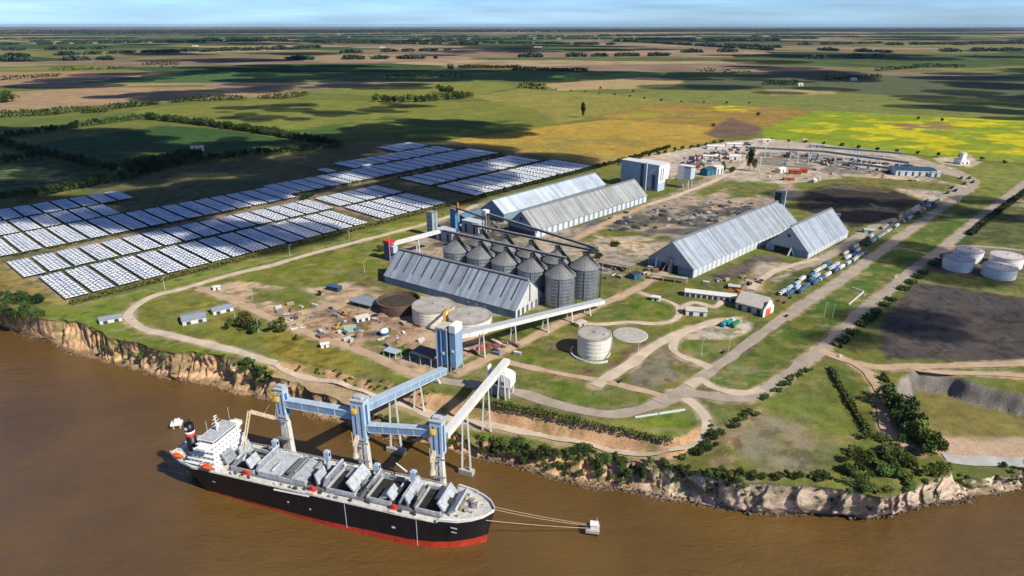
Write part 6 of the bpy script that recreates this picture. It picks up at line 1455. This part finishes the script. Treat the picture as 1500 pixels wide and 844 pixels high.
def inpoly(p,P):
    c=False
    for i in range(len(P)):
        a,b=P[i],P[i-1]
        if (a[1]>p[1])!=(b[1]>p[1]) and p[0]<(b[0]-a[0])*(p[1]-a[1])/(b[1]-a[1])+a[0]: c=not c
    return c
n=0
while n<62:
    p=(r_.uniform(1200,1400),r_.uniform(625,728))
    if not inpoly(p,POLYW): continue
    x,y=G(*p); tree('bush','round bush in the thicket on the headland above the pale cliff',x,y,r_.uniform(2.5,7),r_.uniform(4,8),'round',r_.choice((0,1,1,1,3,3,2)),group='bushes of the headland thicket',cat_='bush'); n+=1
def scatter(px,num,label,group,hs_,mi,spread=4,name='bush',bench=False):
    W=[]
    for q in px:
        W.append(np.array(GH(*q)[:2]) if bench else np.array(G(*q)))
    A=np.array(catmull(W,2.))
    for i in range(num):
        a=A[r_.randrange(len(A))]; x=a[0]+r_.gauss(0,spread); y=a[1]+r_.gauss(0,spread*.7); h=r_.uniform(*hs_)
        tree(name,label,x,y,h,h*r_.uniform(1.,1.5),'round',r_.choice(mi),group=group,cat_='bush')
scatter([(1050,692),(1090,698),(1133,700),(1180,700),(1215,700)],44,'low bush on the rim of the pale cliff left of the headland','bushes on the pale cliff rim',(1.6,4.2),(0,0,1,2),2.5)
scatter([(1012,660),(1035,650),(1062,632),(1085,615),(1108,601)],34,'dark bush in the line along the dry triangular field','bushes along the dry field',(2,4.2),(0,0,1),1.6)
scatter([(1112,586),(1140,572),(1165,553),(1190,540)],26,'bush in the short line beside the highway junction','bushes by the highway junction',(1.6,3.4),(0,1),1.6)
hedge('narrow dark hedge down the slope from the highway junction to the headland',[G(1216,540),G(1232,570),G(1250,600),G(1268,630),G(1274,640)],3.4,3,LF[0],7,.6,seed=91)
hedge('dark roadside hedge along the outer edge of the highway',[G(1225,508),G(1270,470),G(1330,418),G(1375,382)],9,3,LF[0],2.6,.8,gap=.42,seed=92)
hedge('dark hedge line on the outer side of the highway past the tanks',[G(1420,345),G(1450,320),G(1500,283),G(1560,240)],7,4,LF[4],3,.9,gap=.3,seed=93)
# slope below the river road
def bench_bush(num,x0,x1,label,group,hs_,lo,hi,mi):
    """bushes between the bank top and the water"""
    k=[i for i in range(len(CTs)) if x0<CTs[i,0]<x1]
    for _ in range(num):
        i=r_.choice(k); f=r_.uniform(lo,hi); p=CTs[i,:2]*(1-f)+CBs[i]*f; h=r_.uniform(*hs_)
        zz=float(CTs[i,2])*max(0,1-max(f,0)*1.05) if f>0 else gz(p[0],p[1])
        tree('bush',label,p[0],p[1],h,h*r_.uniform(1.,1.5),'round',r_.choice(mi),group=group,cat_='bush',z=zz-.3)
bench_bush(95,-25,78,'dense green bush on the river slope right of the bow loader','bushes on the river slope',(2.,5.2),-.3,.75,(0,1,1,3,0))
bench_bush(36,78,125,'bush on the slope below the road bend','bushes below the road bend',(1.8,4.5),-.25,.45,(0,1,2))
bench_bush(34,-95,-28,'bush on the low bank behind the loaders','bushes behind the loaders',(1.4,3.6),-.3,.7,(0,1,3))
bench_bush(22,-205,-170,'dark bush clinging to the cliff where the road comes near','bushes on the cliff by the road',(2,5),-.05,.6,(0,0,1))
bench_bush(26,-345,-210,'small bush on the orange cliff','bushes on the orange cliff',(1.2,3.4),-.02,.7,(0,2,1))
bench_bush(20,115,235,'small bush on the pale cliff face','bushes on the pale cliff face',(1.,3),-.02,.6,(0,2,1))
bench_bush(30,246,400,'bush along the low shore right of the headland','bushes on the low shore',(1.2,3.5),-.2,.6,(0,1,2))
for i in range(34):
    u=r_.uniform(-20,62); v=r_.uniform(432,468)+ (0 if u<40 else 6); x,y=G(u,min(v,458+ u*.1)); tree('tree','dark tree of the clump at the left end of the cliff',x,y,r_.uniform(6,12),None,'round',r_.choice((0,4,0)),group='trees at the left end of the cliff',z=19)
scatter([(430,538),(470,545),(520,556),(580,572),(640,582)],36,'scrubby bush on the earth step above the river road','scrub on the earth step',(.9,2.2),(0,2,1),2.2,bench=True)
hedge('dark grass fringe along the top of the earth bluff right of the galleries',[G(690,588),G(740,597),G(800,609),G(860,622),G(920,634),G(985,648)],5,2.2,LF[2],6,.5,seed=95)
hedge('dark hedge behind the fringe on the earth bluff',[G(720,592),G(780,603),G(850,618)],3.5,2.6,LF[0],5,.5,seed=96)
for i,(u,v) in enumerate(((1030,610),(1035,617),(1037,624),(1036,631),(1034,637),(1030,642))):
    x,y,z=GH(u+4,v); tree('bush','clipped dark bush along the outside of the road bend',x,y,2.6,3.2,'round',4,group='bushes along the road bend',cat_='bush',z=GZ-2)
# rocks along the waterline
def rocks(num,x0,x1,name,sz,m,seed):
    r=random.Random(seed); mb=MB(); k=[i for i in range(len(CBs)) if x0<CBs[i][0]<x1]
    ico=[(0,0,-1),(.72,-.53,-.45),(-.28,-.85,-.45),(-.89,0,-.45),(-.28,.85,-.45),(.72,.53,-.45),(.28,-.85,.45),(-.72,-.53,.45),(-.72,.53,.45),(.28,.85,.45),(.89,0,.45),(0,0,1)]
    fc=[(0,1,2),(1,0,5),(0,2,3),(0,3,4),(0,4,5),(1,5,10),(2,1,6),(3,2,7),(4,3,8),(5,4,9),(1,10,6),(2,6,7),(3,7,8),(4,8,9),(5,9,10),(6,10,11),(7,6,11),(8,7,11),(9,8,11),(10,9,11)]
    for _ in range(num):
        i=r.choice(k); f=r.gauss(.97,.1); p=CTs[i,:2]*(1-f)+np.array(CBs[i])*f; s=r.uniform(*sz)*(1.6 if r.random()<.12 else 1); q=[s*r.uniform(.6,1.3) for _ in range(3)]; z=max(0,(1-f))*CTs[i,2]*.8
        x,y=p[0]+r.gauss(0,1.2),p[1]+r.gauss(0,1.2)
        mb.add([(x+a*q[0]*r.uniform(.8,1.2),y+b*q[1]*r.uniform(.8,1.2),z+c*q[2]*.8) for a,b,c in ico],fc)
    o=mb.build(name,m); return tag(o,kind='stuff')
rocks(1700,-20,260,'shore_rocks',(.2,.7),mat('pale_rock',(.16,.125,.095),.9,var=.5,scale=.4),1)
rocks(900,-470,-20,'shore_rocks',(.2,.6),mat('brown_rock',(.22,.16,.105),.9,var=.45,scale=.4),2)
rocks(500,255,420,'shore_rocks',(.2,.7),MATS['pale_rock'],3)
# ------------------------------------------------------------------ far tree belts (read as masses)
def woodland(name,bands,h,m,seed,size=None):
    r=np.random.default_rng(seed); P=[]
    for (u0,v0,u1,v1,d,den) in bands:
        a=np.array(G(u0,v0)); b=np.array(G(u1,v1)); L=np.linalg.norm(b-a); n=int(L/10*den)
        t=r.random(n); lump=fbm(t*L/90,t*0+seed,seed,3); k=lump>.33; t=t[k]; lump=lump[k]
        dep=(r.random(len(t))-.5)*d; c=a+(b-a)*t[:,None]; y=c[:,1]+dep; x=c[:,0]+r.normal(size=len(t))*6
        z=GZ+r.random(len(t))**.8*h*(.35+1.0*lump); P.append(np.stack([x,y,z],1))
    P=np.concatenate(P); o=bpy.data.objects.new(name,leafmesh(name,P,size or h*.16,m,seed)); COL.objects.link(o); return tag(o,kind='stuff')
woodland('tree_belt',[(167,160,290,147,30,40),(290,148,410,144,25,34),(0,172,160,164,25,28),(60,170,165,158,20,20),(410,145,450,140,30,22)],17,LF[0],201,2.4)
woodland('distant_woods',[(672,100,760,100,40,30),(750,103,860,105,40,26),(210,96,262,95,60,12),(0,118,90,112,30,8),(75,103,180,102,30,6),(560,116,690,112,20,5),(1020,104,1100,108,20,5),(1120,124,1170,124,60,22),(1200,118,1290,114,40,10),(760,128,800,131,20,10),(1340,98,1410,98,80,12),(1285,104,1345,100,50,9)],20,LF[0],202,4.)
woodland('distant_woods',[(0,84,470,70,80,16),(0,66,300,62,60,14),(470,64,760,58,80,12),(430,62,700,66,100,14),(640,62,900,66,120,18),(900,60,1130,74,120,26),(1000,60,1140,60,200,26),(1030,66,1140,70,200,26),(1200,74,1310,78,120,18),(1300,66,1500,64,200,26),(1400,66,1500,62,200,22),(1100,54,1400,56,300,20),(300,57,700,54,300,20),(760,54,1000,53,300,20),(1170,66,1290,64,120,14),(500,78,660,74,100,14),(700,62,870,66,100,10),(230,78,440,72,100,14),(0,58,200,57,300,12),(880,52,1500,50,500,20),(0,53,600,51,500,18),(0,90,180,88,60,12),(420,88,640,86,60,14),(760,84,980,82,80,16),(1380,76,1500,74,120,20),(600,58,1200,57,300,20),(50,62,420,60,200,18),(1000,77,1080,76,160,24),(0,74,160,72,80,14),(1180,86,1300,84,60,12)],26,leafmat('foliage_far',(.03,.05,.03)),203,9.)
woodland('distant_woods',[(0,50,700,47,800,26),(700,47,1500,46,800,30),(100,47.5,1400,44.5,1500,26),(0,46,1500,43,3000,30)],34,MATS['foliage_far'],204,22.)
for i,(u,v,h) in enumerate(((239,100,26),(255,101,22),(661,103,34),(343,92,20),(296,113,22),(736,54,30),(1100,84,26),(1428,84,30),(752,76,26),(1400,102,24),(1110,170,12),(1345,176,10),(1380,178,10),(880,131,12),(927,135,10),(1045,186,9))):
    x,y=G(u,v); tree('tree','lone dark tree in the open fields beyond the terminal',x,y,h,None,'round',0,group='lone field trees',z=GZ)
belt([(1110,207),(1200,211),(1300,222),(1400,232),(1500,243)],34,8,'small dark tree on the far boundary of the yard','trees on the far yard boundary',jit=6)
belt([(900,243),(940,232),(1000,220),(1060,209)],26,8,'dark bush on the field side of the left parking yard','bushes by the left parking yard',jit=4)
belt([(760,128),(830,133),(900,140),(1000,150),(1100,152)],70,7,'small shrub on a far field boundary','shrubs on the far field boundary',jit=8)
# distant farm buildings
for i,(u,v,a,b,lb) in enumerate(((286,68,60,30,'far white farm shed on the horizon side, left'),(788,70,90,20,'far reddish farm roofs in the middle distance'),(1010,66,60,30,'far white farm shed right of the middle'),(1250,118,24,16,'far white farmhouse beside the dark wood'),(1172,126,20,12,'far white hut beside the dark copse'),(560,70,50,20,'far white farm shed left of the middle'))):
    block(lb,u,v,a,b,9,0,mat('farm_white',(.7,.68,.64),.7) if i!=1 else mat('farm_red',(.45,.2,.14),.7),M_tile,3,'farm_shed',1,'shed',False)

# the 280 largest in view stand as objects of their own, the rest of each kind as one mass
for cat_ in ('tree','bush'):
    L=[q for q in TREEQ if q[10]==cat_]; L.sort(key=lambda q:(q[9] is not None, -q[4]/math.hypot(q[2],q[3])))
    for q in L[:285]: plant(*q)
    bym={}
    for q in L[285:]: bym.setdefault(0,[]).append(q)
    for mi,Q in bym.items():
        P=[]
        for q in Q:
            p=crown_pts(np.random.default_rng(int(q[2]*7+q[3])&0xffff),q[6],300 if q[3]<900 else 160); c,s_=math.cos(q[12]),math.sin(q[12]); w_=q[5]*.75
            P.append(np.stack([q[2]+(p[:,0]*c-p[:,1]*s_)*w_,q[3]+(p[:,0]*s_+p[:,1]*c)*w_,q[11]+p[:,2]*q[4]],1))
        o=bpy.data.objects.new('background_trees' if cat_=='tree' else 'undergrowth',leafmesh('mass',np.concatenate(P),1.15 if cat_=='tree' else .34,LF[0] if cat_=='tree' else LF[1],9)); COL.objects.link(o); tag(o,kind='stuff')
# ------------------------------------------------------------------ clouds (high, out of the frame) that shade the fields
def cloud_mat():
    m=bpy.data.materials.new('cloud_vapour'); m.use_nodes=True; n=m.node_tree.nodes; l=m.node_tree.links
    out=n['Material Output']; d=n.new('ShaderNodeBsdfDiffuse'); d.inputs[0].default_value=(.9,.9,.9,1); t=n.new('ShaderNodeBsdfTransparent'); mx=n.new('ShaderNodeMixShader'); mx.inputs[0].default_value=.55
    l.new(t.outputs[0],mx.inputs[1]); l.new(d.outputs[0],mx.inputs[2]); l.new(mx.outputs[0],out.inputs[0]); n.remove(n['Principled BSDF']); return m
CM=cloud_mat()
bmi=bmesh.new(); bmesh.ops.create_icosphere(bmi,subdivisions=2,radius=1); IV=[tuple(v.co) for v in bmi.verts]; IF=[tuple(v.index for v in f.verts) for f in bmi.faces]; bmi.free()
def cloud(px,hgt,r0,cover,seed):
    r=random.Random(seed); W=GP(px); xs=[p[0] for p in W]; ys=[p[1] for p in W]
    A=abs(sum(W[i][0]*W[(i+1)%len(W)][1]-W[(i+1)%len(W)][0]*W[i][1] for i in range(len(W))))/2
    n=int(min(2600,A/(math.pi*r0*r0)*cover)); k=hgt/SUNV.z; off=(SUNV.x*k,SUNV.y*k); mb=MB(); c=0; tries=0
    while c<n and tries<n*60:
        tries+=1; p=(r.uniform(min(xs),max(xs)),r.uniform(min(ys),max(ys)))
        if not inpoly(p,W): continue
        q=float(fbm(np.array([p[0]/(r0*5)]),np.array([p[1]/(r0*5)]),seed,3)[0])
        if q<.31: continue
        s=r0*r.uniform(.5,1.25); ax=s*r.uniform(.8,1.6); ay=s*r.uniform(.6,1.1); az=s*.45; z=GZ+hgt+r.uniform(-.3,.8)*r0
        x,y=p[0]+off[0],p[1]+off[1]
        mb.add([(x+a*ax,y+b*ay,z+cc*az) for a,b,cc in IV],IF); c+=1
    o=mb.build('cloud',CM,None,True); return tag(o,kind='structure')
cloud([(-60,190),(130,186),(210,196),(280,212),(340,206),(430,206),(500,194),(600,176),(700,180),(800,188),(770,200),(650,204),(760,222),(860,238),(725,270),(640,300),(560,318),(450,345),(360,368),(262,346),(200,340),(110,322),(-60,332)],700,42,4.2,1)
cloud([(30,124),(100,116),(200,107),(330,98),(450,95),(600,97),(800,100),(950,107),(1060,112),(960,118),(800,118),(600,120),(430,124),(250,130),(120,128)],900,130,2.2,2)
cloud([(100,147),(250,133),(400,126),(600,123),(640,128),(420,137),(250,147)],900,70,2.4,3)
cloud([(1000,112),(1100,98),(1300,96),(1540,100),(1600,150),(1540,158),(1420,150),(1300,143),(1200,140),(1060,136)],1000,130,1.3,4)
cloud([(1320,325),(1400,284),(1440,278),(1560,292),(1600,520),(1500,528),(1380,528),(1290,520),(1250,465),(1300,410)],650,34,.8,5)
cloud([(1360,152),(1600,146),(1600,188),(1460,176),(1380,168)],900,80,2.4,6)
cloud([(320,160),(420,150),(640,152),(560,168),(420,182),(330,176)],800,46,1.0,7)
cloud([(1150,300),(1200,282),(1300,285),(1350,300),(1280,325),(1200,322)],700,36,1.8,12)
for i,px in enumerate(([(0,82),(200,78),(480,79),(500,86),(300,92),(0,90)],[(480,74),(900,66),(1000,70),(900,76),(600,82)],[(1000,84),(1250,80),(1540,84),(1540,92),(1250,92),(1000,90)],[(150,62),(500,58),(700,60),(500,64),(200,66)],[(900,58),(1540,56),(1540,62),(900,62)])): cloud(px,1300,260,1.3,20+i)
